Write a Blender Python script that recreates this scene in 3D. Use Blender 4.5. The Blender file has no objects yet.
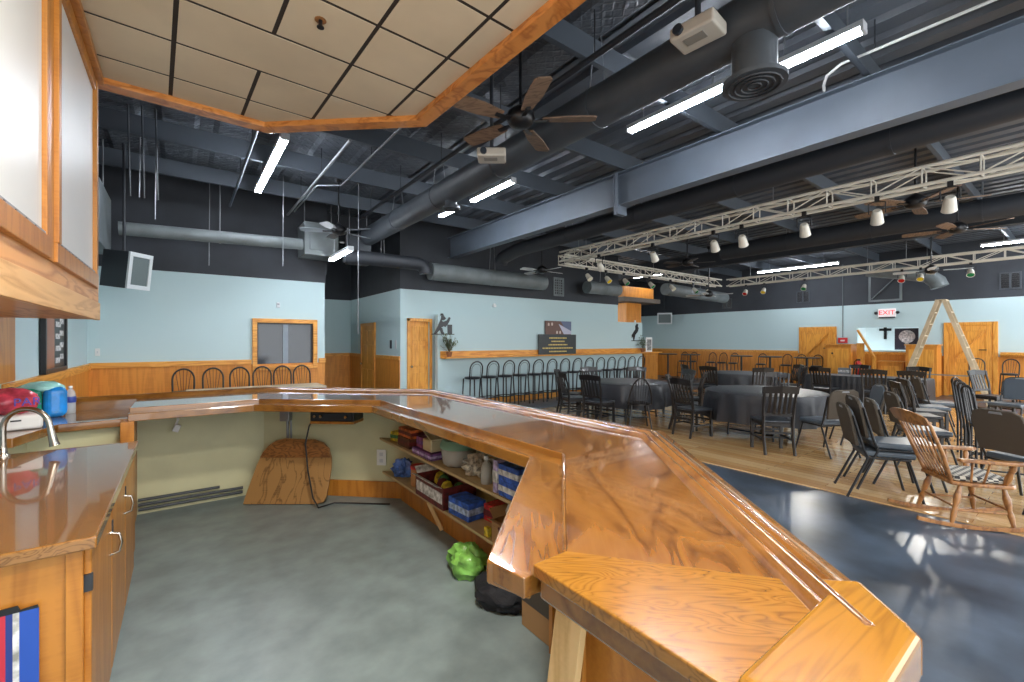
import bpy, math, random
from mathutils import Vector, Matrix
random.seed(7)
S = bpy.context.scene
C = S.collection
PI = math.pi
# ------------------------------------------------------------------ camera, world, exposure
cam = bpy.data.cameras.new('camera'); cam_o = bpy.data.objects.new('camera', cam); C.objects.link(cam_o)
cam.lens = 36 * 440 / 1024; cam.sensor_width = 36; cam.clip_start = .05; cam.clip_end = 100
cam_o.location = (0, 0, 1.6); cam_o.rotation_euler = (PI / 2, 0, -math.atan2(.6, .8))
S.camera = cam_o
W = bpy.data.worlds.new('world'); S.world = W; W.use_nodes = True
W.node_tree.nodes['Background'].inputs[0].default_value = (.95, .98, 1, 1)
W.node_tree.nodes['Background'].inputs[1].default_value = 2.5
S.view_settings.view_transform = 'Standard'; S.view_settings.look = 'None'; S.view_settings.gamma = 1
S.view_settings.use_curve_mapping = False
S.view_settings.exposure = 0.62
TUBE = 62          # strength of the fluorescent tubes
DOWN = 65          # watts of each unseen downlight over the bar aisle

# ------------------------------------------------------------------ materials
def lin(c):
    return tuple(((v / 255) / 12.92 if v / 255 <= .04045 else ((v / 255 + .055) / 1.055) ** 2.4) for v in c) + (1,)
MATS = {}
def mat(name, c, rough=.5, metal=0, coat=0, bump=0, bscale=60, noise=0, nscale=8, alpha=1, trans=0, emit=0, spec=None):
    if name in MATS: return MATS[name]
    m = bpy.data.materials.new(name); m.use_nodes = True; nt = m.node_tree; b = nt.nodes['Principled BSDF']
    b.inputs['Base Color'].default_value = lin(c); b.inputs['Roughness'].default_value = rough
    b.inputs['Metallic'].default_value = metal; b.inputs['Coat Weight'].default_value = coat
    b.inputs['Coat Roughness'].default_value = .06
    if spec is not None: b.inputs['Specular IOR Level'].default_value = spec
    if trans: b.inputs['Transmission Weight'].default_value = trans
    if alpha < 1: b.inputs['Alpha'].default_value = alpha
    if emit: b.inputs['Emission Color'].default_value = lin(c); b.inputs['Emission Strength'].default_value = emit
    tc = nt.nodes.new('ShaderNodeTexCoord')
    if noise:
        n = nt.nodes.new('ShaderNodeTexNoise'); n.inputs['Scale'].default_value = nscale; n.inputs['Detail'].default_value = 5
        nt.links.new(tc.outputs['Object'], n.inputs['Vector'])
        r = nt.nodes.new('ShaderNodeValToRGB')
        lo = tuple(max(0, v * (1 - noise)) for v in c); hi = tuple(min(255, v * (1 + noise)) for v in c)
        r.color_ramp.elements[0].position = .3; r.color_ramp.elements[1].position = .7
        r.color_ramp.elements[0].color = lin(lo); r.color_ramp.elements[1].color = lin(hi)
        nt.links.new(n.outputs['Fac'], r.inputs[0]); nt.links.new(r.outputs[0], b.inputs['Base Color'])
    if bump:
        n2 = nt.nodes.new('ShaderNodeTexNoise'); n2.inputs['Scale'].default_value = bscale; n2.inputs['Detail'].default_value = 3
        nt.links.new(tc.outputs['Object'], n2.inputs['Vector'])
        bp = nt.nodes.new('ShaderNodeBump'); bp.inputs['Strength'].default_value = bump; bp.inputs['Distance'].default_value = .02
        nt.links.new(n2.outputs['Fac'], bp.inputs['Height']); nt.links.new(bp.outputs[0], b.inputs['Normal'])
    MATS[name] = m; return m
def wood(name, c1, c2, ang=0, stretch=(1, 9, 9), scale=1.0, rings=9, rough=.3, coat=0, axis='Z', c3=None, dist=.6, fine=.35, mid=.62):
    """contour-line grain: long axis of the grain is local x before the rotation ANG about AXIS"""
    if name in MATS: return MATS[name]
    m = bpy.data.materials.new(name); m.use_nodes = True; nt = m.node_tree; L = nt.links.new; b = nt.nodes['Principled BSDF']
    b.inputs['Roughness'].default_value = rough; b.inputs['Coat Weight'].default_value = coat; b.inputs['Coat Roughness'].default_value = .04
    tc = nt.nodes.new('ShaderNodeTexCoord'); r0 = nt.nodes.new('ShaderNodeMapping')
    r0.inputs['Rotation'].default_value = {'Z': (0, 0, ang), 'Y': (0, ang, 0), 'X': (ang, 0, 0)}[axis]
    mp = nt.nodes.new('ShaderNodeMapping'); mp.inputs['Scale'].default_value = [s * scale for s in stretch]
    L(tc.outputs['Object'], r0.inputs[0]); L(r0.outputs[0], mp.inputs[0])
    n = nt.nodes.new('ShaderNodeTexNoise'); n.inputs['Scale'].default_value = 1; n.inputs['Detail'].default_value = 2.5; n.inputs['Distortion'].default_value = dist
    L(mp.outputs[0], n.inputs['Vector'])
    mu = nt.nodes.new('ShaderNodeMath'); mu.operation = 'MULTIPLY'; mu.inputs[1].default_value = rings; L(n.outputs['Fac'], mu.inputs[0])
    fr = nt.nodes.new('ShaderNodeMath'); fr.operation = 'PINGPONG'; fr.inputs[1].default_value = .5; L(mu.outputs[0], fr.inputs[0])
    mp2 = nt.nodes.new('ShaderNodeMapping'); mp2.inputs['Scale'].default_value = (4 * scale, 90 * scale, 90 * scale); L(r0.outputs[0], mp2.inputs[0])
    n2 = nt.nodes.new('ShaderNodeTexNoise'); n2.inputs['Scale'].default_value = 1; n2.inputs['Detail'].default_value = 4; L(mp2.outputs[0], n2.inputs['Vector'])
    m1 = nt.nodes.new('ShaderNodeMath'); m1.operation = 'MULTIPLY'; m1.inputs[1].default_value = 2 * (1 - fine); L(fr.outputs[0], m1.inputs[0])
    m2 = nt.nodes.new('ShaderNodeMath'); m2.operation = 'MULTIPLY_ADD'; m2.inputs[1].default_value = fine; L(n2.outputs['Fac'], m2.inputs[0]); L(m1.outputs[0], m2.inputs[2])
    rp = nt.nodes.new('ShaderNodeValToRGB'); e = rp.color_ramp.elements
    e[0].color = lin(c1); e[0].position = .1; e[1].color = lin(c2); e[1].position = mid
    if c3: q = rp.color_ramp.elements.new(.95); q.color = lin(c3)
    L(m2.outputs[0], rp.inputs[0]); L(rp.outputs[0], b.inputs['Base Color'])
    MATS[name] = m; return m
def planks(name, c1, c2, c3, bw=1.2, bh=.09, ang=0, rough=.3, coat=0, gap=.004):
    m = bpy.data.materials.new(name); m.use_nodes = True; nt = m.node_tree; L = nt.links.new; b = nt.nodes['Principled BSDF']
    b.inputs['Roughness'].default_value = rough; b.inputs['Coat Weight'].default_value = coat
    tc = nt.nodes.new('ShaderNodeTexCoord'); mp = nt.nodes.new('ShaderNodeMapping'); mp.inputs['Rotation'].default_value = (0, 0, ang)
    L(tc.outputs['Object'], mp.inputs[0])
    br = nt.nodes.new('ShaderNodeTexBrick'); br.inputs['Scale'].default_value = 1; br.inputs['Brick Width'].default_value = bw; br.inputs['Row Height'].default_value = bh
    br.inputs['Mortar Size'].default_value = gap; br.inputs['Color1'].default_value = lin(c1); br.inputs['Color2'].default_value = lin(c2)
    br.inputs['Mortar'].default_value = lin(c3); br.offset = .37; L(mp.outputs[0], br.inputs[0])
    mp2 = nt.nodes.new('ShaderNodeMapping'); mp2.inputs['Scale'].default_value = (2, 40, 40); L(mp.outputs[0], mp2.inputs[0])
    n = nt.nodes.new('ShaderNodeTexNoise'); n.inputs['Scale'].default_value = 1.5; n.inputs['Detail'].default_value = 5; L(mp2.outputs[0], n.inputs[0])
    mx = nt.nodes.new('ShaderNodeMixRGB'); mx.blend_type = 'MULTIPLY'; mx.inputs[0].default_value = .35
    L(br.outputs[0], mx.inputs[1]); L(n.outputs['Fac'], mx.inputs[2]); L(mx.outputs[0], b.inputs['Base Color'])
    MATS[name] = m; return m

M_wall = mat('wall_paint_aqua', (190, 213, 216), .75, bump=.05, bscale=120)
M_black = mat('wall_paint_black', (52, 56, 62), .7, bump=.05, bscale=90, noise=.08, nscale=2)
M_cream = mat('panel_paint_cream', (206, 204, 166), .6, noise=.03, nscale=3)
M_wains = wood('wainscot_oak', (192, 116, 40), (222, 146, 56), 0, (9, 9, .9), .9, 4, .45, fine=.6)
M_trim = wood('trim_oak', (196, 122, 40), (232, 164, 70), 0, (1, 9, 9), 1, 6, .4)
M_trimv = wood('trim_oak_upright', (196, 122, 40), (232, 164, 70), 0, (9, 9, 1), 1, 6, .4)
M_door = wood('door_pine', (206, 132, 46), (236, 168, 70), 0, (9, 9, .8), 1, 7, .45)
M_bar = wood('bar_veneer', (64, 32, 10), (124, 80, 33), -.85, (1.3, 5, 3), 1.0, 6, .2, 1, c3=(142, 96, 44), dist=.8, fine=.45, mid=.38)
M_ledge = wood('bar_ledge_veneer', (84, 44, 14), (130, 86, 34), -.85, (1.6, 9, 2), 1.2, 5, .24, 1, c3=(144, 98, 44), dist=.3, fine=.5, mid=.4)
M_bargold = wood('bar_end_veneer', (104, 64, 16), (144, 98, 30), .72, (2.2, 8, 6), 1.6, 16, .22, 1, c3=(158, 110, 40), dist=.6, fine=.45, mid=.42)
M_rail = wood('bar_rail_oak', (98, 60, 22), (136, 92, 40), 0, (3, 3, 6), 1, 3, .2, 1, fine=.4)
M_cap = wood('bar_cap_oak', (128, 84, 18), (152, 106, 30), 0, (1, 12, 6), 1.6, 7, .25, .7, fine=.5)
M_counter = wood('sink_counter_oak', (100, 62, 28), (148, 104, 54), .25, (4, 10, 6), 1.6, 9, .2, 1, dist=1.4, fine=.4, mid=.5)
M_cab = wood('cabinet_oak', (160, 98, 32), (190, 126, 50), 0, (7, 7, 1), 1, 4, .4, .2, fine=.5)
M_cabh = wood('cabinet_oak_level', (184, 116, 58), (222, 160, 96), 0, (9, .9, 9), 1, 5, .45, .1)
M_ply = wood('plywood', (96, 66, 34), (158, 118, 68), 0, (5, 5, 1.4), 1.1, 5, .55, dist=1.2, mid=.4)
M_pine = wood('raw_pine', (198, 160, 104), (226, 192, 138), 0, (9, 9, 1), 1, 4, .6)
M_shelf = mat('shelf_board', (190, 166, 122), .6, noise=.05)
M_floor = mat('epoxy_slate', (60, 70, 82), .28, noise=.34, nscale=1.9, bump=.03, bscale=8)
M_floorbar = mat('concrete_grey_paint', (124, 138, 140), .36, noise=.09, nscale=5, bump=.05, bscale=20)
M_dance = planks('dance_floor_maple', (232, 194, 138), (202, 152, 94), (164, 118, 70), 1.8, .12, PI / 2, .18, .4, .003)
M_steel = mat('beam_grey_paint', (96, 106, 118), .5, noise=.05, nscale=2)
M_dark = mat('steel_black_paint', (44, 48, 54), .55)
M_duct = mat('duct_charcoal', (64, 70, 76), .5, noise=.1, nscale=3)
M_ductl = mat('duct_grey', (112, 120, 122), .5, noise=.08, nscale=3)
M_wire = mat('galvanised', (150, 154, 158), .4, .6)
M_alu = mat('truss_aluminium', (222, 218, 206), .45)
M_chair = mat('chair_black_wood', (24, 21, 20), .34, coat=.2)
M_metal = mat('black_tube', (22, 23, 26), .35)
M_vinyl = mat('seat_vinyl_black', (42, 47, 54), .3)
M_vinylb = mat('seat_vinyl_slate', (72, 82, 92), .35)
M_fabric = mat('back_fabric_brown', (70, 62, 52), .8, bump=.1, bscale=200)
M_cloth = mat('black_tablecloth', (42, 45, 51), .42, bump=.05, bscale=150)
M_white = mat('white_plastic', (225, 226, 224), .4)
M_chrome = mat('brushed_nickel', (176, 170, 160), .25, 1)
M_rock = wood('rocker_oak', (112, 70, 34), (160, 110, 60), 0, (4, 4, 2), 2, 5, .3, .4)
M_tube = mat('fluorescent_tube', (240, 246, 255), .5, emit=TUBE)
M_fix = mat('fixture_white', (200, 204, 208), .5)
M_tile = mat('ceiling_tile', (208, 192, 164), .9, noise=.05, nscale=1.2)
M_glass = mat('dark_glass', (50, 56, 64), .08, spec=.6)
M_clear = mat('clear_plastic', (235, 238, 240), .15, alpha=.35)
M_card = mat('cardboard', (158, 122, 82), .8)
M_panelw = mat('white_acrylic', (226, 228, 228), .35, noise=.02, nscale=1)

# ------------------------------------------------------------------ mesh helpers
class MB:
    def __init__(s): s.v = []; s.f = []; s.m = []
    def add(s, vs, fs, mi=0):
        o = len(s.v); s.v += [tuple(v) for v in vs]; s.f += [[i + o for i in f] for f in fs]; s.m += [mi] * len(fs); return s
    def box(s, a, b, mi=0, M=None):
        x0, y0, z0 = a; x1, y1, z1 = b
        vs = [(x0, y0, z0), (x1, y0, z0), (x1, y1, z0), (x0, y1, z0), (x0, y0, z1), (x1, y0, z1), (x1, y1, z1), (x0, y1, z1)]
        if M: vs = [M @ Vector(v) for v in vs]
        return s.add(vs, [(0, 3, 2, 1), (4, 5, 6, 7), (0, 1, 5, 4), (1, 2, 6, 5), (2, 3, 7, 6), (3, 0, 4, 7)], mi)
    def cbox(s, c, d, M=None, mi=0):
        T = Matrix.Translation(c) @ (M or Matrix())
        return s.box([-k / 2 for k in d], [k / 2 for k in d], mi, T)
    def bar(s, p, q, w, t, up=(0, 0, 1), mi=0):
        p = Vector(p); q = Vector(q); d = (q - p).normalized(); u = Vector(up)
        if abs(d.dot(u)) > .98: u = Vector((1, 0, 0))
        a = d.cross(u).normalized(); b = a.cross(d).normalized()
        vs = [e + a * (sx * w / 2) + b * (sy * t / 2) for e in (p, q) for sx, sy in ((-1, -1), (1, -1), (1, 1), (-1, 1))]
        return s.add(vs, [(0, 3, 2, 1), (4, 5, 6, 7), (0, 1, 5, 4), (1, 2, 6, 5), (2, 3, 7, 6), (3, 0, 4, 7)], mi)
    def prism(s, poly, z0, z1, mi=0, M=None):
        n = len(poly)
        A = sum(poly[i][0] * poly[(i + 1) % n][1] - poly[(i + 1) % n][0] * poly[i][1] for i in range(n))
        if A < 0: poly = poly[::-1]
        vs = [(x, y, z0) for x, y in poly] + [(x, y, z1) for x, y in poly]
        if M: vs = [M @ Vector(v) for v in vs]
        return s.add(vs, [list(range(n))[::-1], list(range(n, 2 * n))] + [(i, (i + 1) % n, n + (i + 1) % n, n + i) for i in range(n)], mi)
    def tube(s, pts, r, seg=8, closed=False, mi=0):
        pts = [Vector(p) for p in pts]; n = len(pts); rs = r if isinstance(r, (list, tuple)) else [r] * n
        vs = []; fs = []; pa = None
        for i, p in enumerate(pts):
            if closed: d = (pts[(i + 1) % n] - pts[i - 1])
            else: d = pts[min(i + 1, n - 1)] - pts[max(i - 1, 0)]
            d.normalize()
            if pa is None:
                u = Vector((0, 0, 1)) if abs(d.z) < .9 else Vector((1, 0, 0)); pa = d.cross(u).normalized()
            else:
                pa = pa - d * pa.dot(d); pa = pa.normalized() if pa.length > 1e-6 else d.orthogonal().normalized()
            pb = d.cross(pa)
            vs += [p + (pa * math.cos(2 * PI * k / seg) + pb * math.sin(2 * PI * k / seg)) * rs[i] for k in range(seg)]
        for i in range(n if closed else n - 1):
            j = (i + 1) % n
            fs += [(i * seg + k, i * seg + (k + 1) % seg, j * seg + (k + 1) % seg, j * seg + k) for k in range(seg)]
        if not closed: fs += [list(range(seg))[::-1], list(range((n - 1) * seg, n * seg))]
        return s.add(vs, fs, mi)
    def lathe(s, prof, c=(0, 0, 0), seg=20, M=None, mi=0):
        vs = []; fs = []; n = len(prof)
        for r, z in prof: vs += [(r * math.cos(2 * PI * k / seg), r * math.sin(2 * PI * k / seg), z) for k in range(seg)]
        for i in range(n - 1): fs += [(i * seg + k, i * seg + (k + 1) % seg, (i + 1) * seg + (k + 1) % seg, (i + 1) * seg + k) for k in range(seg)]
        fs += [list(range(seg))[::-1], list(range((n - 1) * seg, n * seg))]
        T = Matrix.Translation(c) @ (M or Matrix())
        return s.add([T @ Vector(v) for v in vs], fs, mi)
    def ball(s, c, r, seg=12, jit=0, mi=0):
        r = r if isinstance(r, (list, tuple)) else (r, r, r); vs = []; fs = []; h = seg // 2
        for i in range(h + 1):
            a = PI * i / h
            for k in range(seg):
                b = 2 * PI * k / seg; j = 1 + random.uniform(-jit, jit)
                vs.append((c[0] + r[0] * j * math.sin(a) * math.cos(b), c[1] + r[1] * j * math.sin(a) * math.sin(b), c[2] + r[2] * j * math.cos(a)))
        for i in range(h): fs += [(i * seg + k, (i + 1) * seg + k, (i + 1) * seg + (k + 1) % seg, i * seg + (k + 1) % seg) for k in range(seg)]
        return s.add(vs, fs, mi)
    def sweep(s, path, prof, mi=0):
        """PROF: closed outline of (offset to the left of PATH, z), mitred at the corners"""
        n = len(prof); rows = []
        for o, z in prof:
            pp = offset(path, o); rows.append([(x, y, z) for x, y in pp])
        k = len(path); vs = [rows[j][i] for i in range(k) for j in range(n)]
        fs = [(i * n + j, i * n + (j + 1) % n, (i + 1) * n + (j + 1) % n, (i + 1) * n + j) for i in range(k - 1) for j in range(n)]
        fs += [list(range(n))[::-1], list(range((k - 1) * n, k * n))]
        return s.add(vs, fs, mi)
    def build(s, name, m, parent=None, bevel=0, smooth=False, seg=2, loc=None):
        me = bpy.data.meshes.new(name); me.from_pydata(s.v, [], s.f); me.update()
        ms = m if isinstance(m, (list, tuple)) else [m]
        for k in ms: me.materials.append(k)
        for p, i in zip(me.polygons, s.m): p.material_index = i
        if smooth: me.shade_smooth() if smooth is True else me.set_sharp_from_angle(angle=smooth) if False else None
        if smooth:
            me.shade_smooth()
            try: me.set_sharp_from_angle(angle=.9)
            except Exception: pass
        import bmesh
        bm = bmesh.new(); bm.from_mesh(me); bmesh.ops.recalc_face_normals(bm, faces=bm.faces); bm.to_mesh(me); bm.free()
        o = bpy.data.objects.new(name, me); C.objects.link(o)
        if parent: o.parent = parent
        if loc: o.location = loc
        if bevel:
            b = o.modifiers.new('bevel', 'BEVEL'); b.width = bevel; b.segments = seg; b.limit_method = 'ANGLE'; b.angle_limit = .6
        return o
def offset(path, o):
    out = []; n = len(path)
    for i, p in enumerate(path):
        ns = []
        for a, b in ((i - 1, i), (i, i + 1)):
            if a >= 0 and b < n:
                dx = path[b][0] - path[a][0]; dy = path[b][1] - path[a][1]; l = math.hypot(dx, dy); ns.append((-dy / l, dx / l))
        if len(ns) == 1: nx, ny = ns[0]; k = 1
        else:
            nx = ns[0][0] + ns[1][0]; ny = ns[0][1] + ns[1][1]; l = math.hypot(nx, ny); nx /= l; ny /= l; k = 1 / max(.3, nx * ns[0][0] + ny * ns[0][1])
        out.append((p[0] + nx * o * k, p[1] + ny * o * k))
    return out
def tag(o, label, cat, group=None, kind=None):
    o['label'] = label; o['category'] = cat
    if group: o['group'] = group
    if kind: o['kind'] = kind
    return o
def thing(name, label, cat, loc=(0, 0, 0), rz=0, group=None):
    o = bpy.data.objects.new(name, None); C.objects.link(o); o.location = loc; o.rotation_euler = (0, 0, rz); o.empty_display_size = .1
    return tag(o, label, cat, group)
def dup(root, loc, rz, label, group=None):
    def cp(o, parent):
        c = o.copy(); C.objects.link(c)
        if parent: c.parent = parent
        for ch in o.children: cp(ch, c)
        return c
    r = cp(root, None); r.location = loc; r.rotation_euler = (0, 0, rz); r['label'] = label
    if group: r['group'] = group
    return r
class Maker:
    """the first instance is the built thing itself, the others are copies"""
    def __init__(s, build): s.root = build(); s.used = False
    def put(s, x, y, rz, label, group=None, z=0):
        if not s.used:
            s.used = True; r = s.root; r.location = (x, y, z); r.rotation_euler = (0, 0, rz); r['label'] = label
            if group: r['group'] = group
            return r
        return dup(s.root, (x, y, z), rz, label, group)
def face(dx, dy): return math.atan2(-dx, dy)      # rotation that turns local +y to (dx, dy)
def struct(name, mb, m, label, bevel=0, smooth=False): return tag(mb.build(name, m, None, bevel, smooth), label, name.split('_')[0], kind='structure')
def text(body, size, m, parent, loc, rot, depth=.002, name='lettering', align='CENTER'):
    cu = bpy.data.curves.new('lettering', 'FONT'); cu.body = body; cu.size = size; cu.extrude = depth; cu.align_x = align; cu.align_y = 'CENTER'
    t = bpy.data.objects.new('t', cu); C.objects.link(t); dg = bpy.context.evaluated_depsgraph_get(); me = bpy.data.meshes.new_from_object(t.evaluated_get(dg))
    bpy.data.objects.remove(t); bpy.data.curves.remove(cu); me.materials.clear(); me.materials.append(m)
    o = bpy.data.objects.new(name, me); C.objects.link(o); o.location = loc; o.rotation_euler = rot; o.parent = parent; return o
ORD = ['first', 'second', 'third', 'fourth', 'fifth', 'sixth', 'seventh', 'eighth', 'ninth', 'tenth', 'eleventh', 'twelfth', 'thirteenth', 'fourteenth', 'fifteenth', 'sixteenth']

# ------------------------------------------------------------------ the setting
XW, YN, XE, ZB, ZR = -1.2, 9.6, 18.0, 2.8, 4.45
struct('floor', MB().box((-1.4, -4, -.1), (18.2, 14, 0)), M_floor, 'dark slate blue painted concrete floor around the bar and dance floor')
struct('floor_bar', MB().prism([(-1.2, -3), (1.0, -3), (1.0, .45), (1.98, 1.5), (1.98, 4.1), (.75, 5.3), (-1.2, 5.3)], 0, .004), M_floorbar, 'grey painted concrete floor inside the bar')
struct('floor_dance', MB().box((5.5, -1.5, 0), (14.6, 7.9, .012)), M_dance, 'blond wooden dance floor under the round tables')
# roof deck: corrugated insulation, ridges along y
def deck(x0, x1, step, dz):
    mb = MB(); prof = []; x = x0
    while x < x1: prof += [(x, ZR), (x + step * .55, ZR), (x + step * .65, ZR + dz), (x + step * .9, ZR + dz)]; x += step
    prof.append((x1 + .01, ZR))
    for (a, za), (b, zb) in zip(prof, prof[1:]): mb.add([(a, -4, za), (b, -4, zb), (b, 14, zb), (a, 14, za)], [(0, 1, 2, 3)])
    return mb
def quilt():
    m = bpy.data.materials.new('roof_insulation'); m.use_nodes = True; nt = m.node_tree; L = nt.links.new; b = nt.nodes['Principled BSDF']
    b.inputs['Roughness'].default_value = .42; b.inputs['Base Color'].default_value = lin((84, 90, 98))
    tc = nt.nodes.new('ShaderNodeTexCoord'); mp = nt.nodes.new('ShaderNodeMapping'); mp.inputs['Rotation'].default_value = (0, 0, PI / 4); mp.inputs['Scale'].default_value = (1, 1, .01)
    L(tc.outputs['Object'], mp.inputs[0]); v = nt.nodes.new('ShaderNodeTexVoronoi'); v.distance = 'CHEBYCHEV'; v.inputs['Scale'].default_value = 11; v.inputs['Randomness'].default_value = .25
    L(mp.outputs[0], v.inputs['Vector']); bp = nt.nodes.new('ShaderNodeBump'); bp.inputs['Strength'].default_value = .9; bp.inputs['Distance'].default_value = .03
    L(v.outputs['Distance'], bp.inputs['Height'])
    n = nt.nodes.new('ShaderNodeTexNoise'); n.inputs['Scale'].default_value = 2.5; n.inputs['Detail'].default_value = 4; L(tc.outputs['Object'], n.inputs[0])
    bp2 = nt.nodes.new('ShaderNodeBump'); bp2.inputs['Strength'].default_value = .6; bp2.inputs['Distance'].default_value = .12
    L(n.outputs['Fac'], bp2.inputs['Height']); L(bp.outputs[0], bp2.inputs['Normal']); L(bp2.outputs[0], b.inputs['Normal'])
    return m
struct('ceiling', deck(-1.4, 3.2, .6, .03), quilt(), 'dark quilted insulation under the metal roof over the bar')
struct('ceiling_ribbed', deck(3.2, 18.2, .3, .05), mat('roof_sheet', (84, 90, 98), .45, noise=.1, nscale=1.5, bump=.15, bscale=12), 'dark ribbed metal roof sheets over the dance floor')
# north wall with the window
w0, w1, h0, h1 = 1.14, 2.13, 1.12, 1.95
struct('wall_north', MB().box((XW, YN, 0), (w0, YN + .12, ZB)).box((w1, YN, 0), (2.36, YN + .12, ZB)).box((w0, YN, 0), (w1, YN + .12, h0)).box((w0, YN, h1), (w1, YN + .12, ZB)), M_wall, 'pale aqua wall with the dark window')
struct('wall_north_upper', MB().box((XW, YN - .01, ZB), (2.38, YN + .12, ZR)).box((2.38, 13.28, ZB), (4.0, 13.4, ZR)).box((2.36, YN + .12, 3.0), (2.44, 13.3, ZR)), M_black, 'black upper wall over the dark window')
struct('wall_recess_side', MB().box((2.24, YN + .12, 0), (2.36, 13.4, ZB)), M_wall, 'side wall of the recess behind the window wall')
struct('wall_recess_back', MB().box((2.36, 13.3, 0), (4.0, 13.4, ZB)), M_wall, 'aqua back wall of the recess')
struct('wall_recess', MB().box((4.0, 9.6, 0), (4.12, 13.4, ZB)), M_wall, 'aqua wall with the narrow wooden door')
struct('wall_recess_upper', MB().box((3.99, 9.59, ZB), (4.12, 13.4, ZR)), M_black, 'black upper wall over the narrow wooden door')
dx0, dx1, dz = 4.16, 4.74, 2.13
struct('wall_stools', MB().box((dx1, 9.6, 0), (11.6, 9.72, ZB)).box((4.12, 9.6, dz), (dx1, 9.72, ZB)).box((4.12, 9.6, 0), (dx0, 9.72, dz)), M_wall, 'aqua wall behind the row of bar stools')
struct('wall_stools_upper', MB().box((4.12, 9.59, ZB), (11.62, 9.72, ZR)), M_black, 'black upper wall over the row of bar stools')
struct('wall_half', MB().box((4.8, 9.3, 0), (12.5, 9.45, 2.22)), M_wall, 'half height aqua wall carrying the drink ledge')
struct('wall_back', MB().box((11.0, 13.5, 0), (18.0, 13.6, ZB)), M_wall, 'aqua wall at the far corner')
struct('wall_back_upper', MB().box((11.0, 13.49, ZB), (18.0, 13.6, ZR)), M_black, 'black upper wall at the far corner')
# east wall with the pass-through
o0, o1, oz0, oz1 = 3.3, 4.83, 1.3, 2.04
struct('wall_east', MB().box((XE, -3, 0), (XE + .12, o0, ZB)).box((XE, o1, 0), (XE + .12, 13.6, ZB)).box((XE, o0, 0), (XE + .12, o1, oz0)).box((XE, o0, oz1), (XE + .12, o1, ZB)), M_wall, 'aqua far wall with the barn doors')
struct('wall_east_upper', MB().box((XE - .01, -3, ZB), (XE + .12, 13.6, ZR)), M_black, 'black upper part of the far wall')
struct('wall_east_niche', MB().box((XE + .9, o0 - .3, 1.0), (XE + 1.0, o1 + .3, 2.4)).box((XE + .12, o0 - .1, 1.0), (XE + .9, o0, 2.4)).box((XE + .12, o1, 1.0), (XE + .9, o1 + .1, 2.4)).box((XE + .12, o0, 2.1), (XE + .9, o1, 2.2)), mat('niche_paint', (226, 236, 238), .7), 'pale recess behind the opening in the far wall')
struct('wall_west', MB().box((XW - .12, -3, 0), (XW, YN, 2.8)), M_wall, 'aqua wall at the end of the bar')
struct('wall_west_upper', MB().box((XW - .12, -3, 2.8), (XW + .01, YN, ZR)), M_black, 'black upper wall at the end of the bar')
# wainscot and chair rails
wn = MB()
wn.box((XW + .02, YN - .02, 0), (2.36, YN, 1.16)); struct('trim_1', wn, M_wains, 'orange oak wainscot below the dark window')
struct('trim_2', MB().box((XW + .02, YN - .045, 1.16), (1.05, YN, 1.25)).box((2.24, YN - .045, 1.16), (2.38, YN, 1.25)), M_trim, 'oak chair rail beside the dark window', .006)
struct('trim_3', MB().box((XW, 5.5, 0), (XW + .02, YN - .02, 1.14)), M_wains, 'oak wainscot at the end of the bar')
struct('trim_4', MB().box((XW, 5.46, 1.14), (XW + .05, YN - .05, 1.24)), wood('trim_oak_y', (196, 122, 40), (232, 164, 70), 0, (9, 1, 9), 1, 6, .4), 'oak chair rail running to the end of the bar', .006)
struct('trim_5', MB().box((3.98, 9.6, 0), (4.0, 11.2, 1.16)).box((3.98, 12.26, 0), (4.0, 13.3, 1.16)).box((2.36, 13.28, 0), (3.98, 13.3, 1.16)), M_wains, 'oak wainscot in the recess')
struct('trim_6', MB().box((3.955, 9.58, 1.16), (4.0, 11.14, 1.25)).box((3.955, 12.3, 1.16), (4.0, 13.28, 1.25)).box((2.36, 13.255, 1.16), (3.95, 13.3, 1.25)), M_trim, 'oak chair rail in the recess', .006)
struct('trim_7', MB().box((XE - .02, -3, 0), (XE, 1.66, 1.16)).box((XE - .02, 2.74, 0), (XE, 5.4, 1.16)).box((XE - .02, 6.54, 0), (XE, 13.5, 1.16)).box((11.0, 13.48, 0), (XE - .02, 13.5, 1.16)), M_wains, 'oak wainscot along the far wall')
struct('trim_8', MB().box((XE - .045, -3, 1.16), (XE, 1.62, 1.25)).box((XE - .045, 2.78, 1.16), (XE, 5.36, 1.25)).box((XE - .045, 6.58, 1.16), (XE, 13.5, 1.25)).box((11.0, 13.455, 1.16), (XE - .045, 13.5, 1.25)), M_trim, 'oak chair rail along the far wall', .006)
struct('baseboard_half', MB().box((4.8, 9.285, 0), (12.5, 9.3, .16)), M_trim, 'oak baseboard behind the bar stools')
# window
w = tag(MB().box((1.06, YN - .05, 1.04), (1.14, YN + .02, 2.03)).box((2.13, YN - .05, 1.04), (2.21, YN + .02, 2.03)).box((1.14, YN - .05, 1.95), (2.13, YN + .02, 2.03)).box((1.14, YN - .05, 1.04), (2.13, YN + .02, 1.12)).build('window_1', M_trim, None, .006), 'dark sliding window in a golden oak frame', 'window', kind='structure')
MB().box((1.14, YN + .03, 1.12), (1.66, YN + .045, 1.95)).box((1.6, YN + .05, 1.12), (2.13, YN + .065, 1.95)).build('pane', M_glass, w)
MB().box((1.14, YN + .012, 1.12), (1.165, YN + .03, 1.95)).box((2.105, YN + .012, 1.12), (2.13, YN + .03, 1.95)).box((1.165, YN + .012, 1.12), (2.105, YN + .03, 1.145)).box((1.165, YN + .012, 1.925), (2.105, YN + .03, 1.95)).build('sash', M_metal, w)
MB().box((1.585, YN + .008, 1.145), (1.68, YN + .03, 1.925)).build('mullion', mat('mullion_grey', (130, 142, 152), .4), w)
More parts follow.
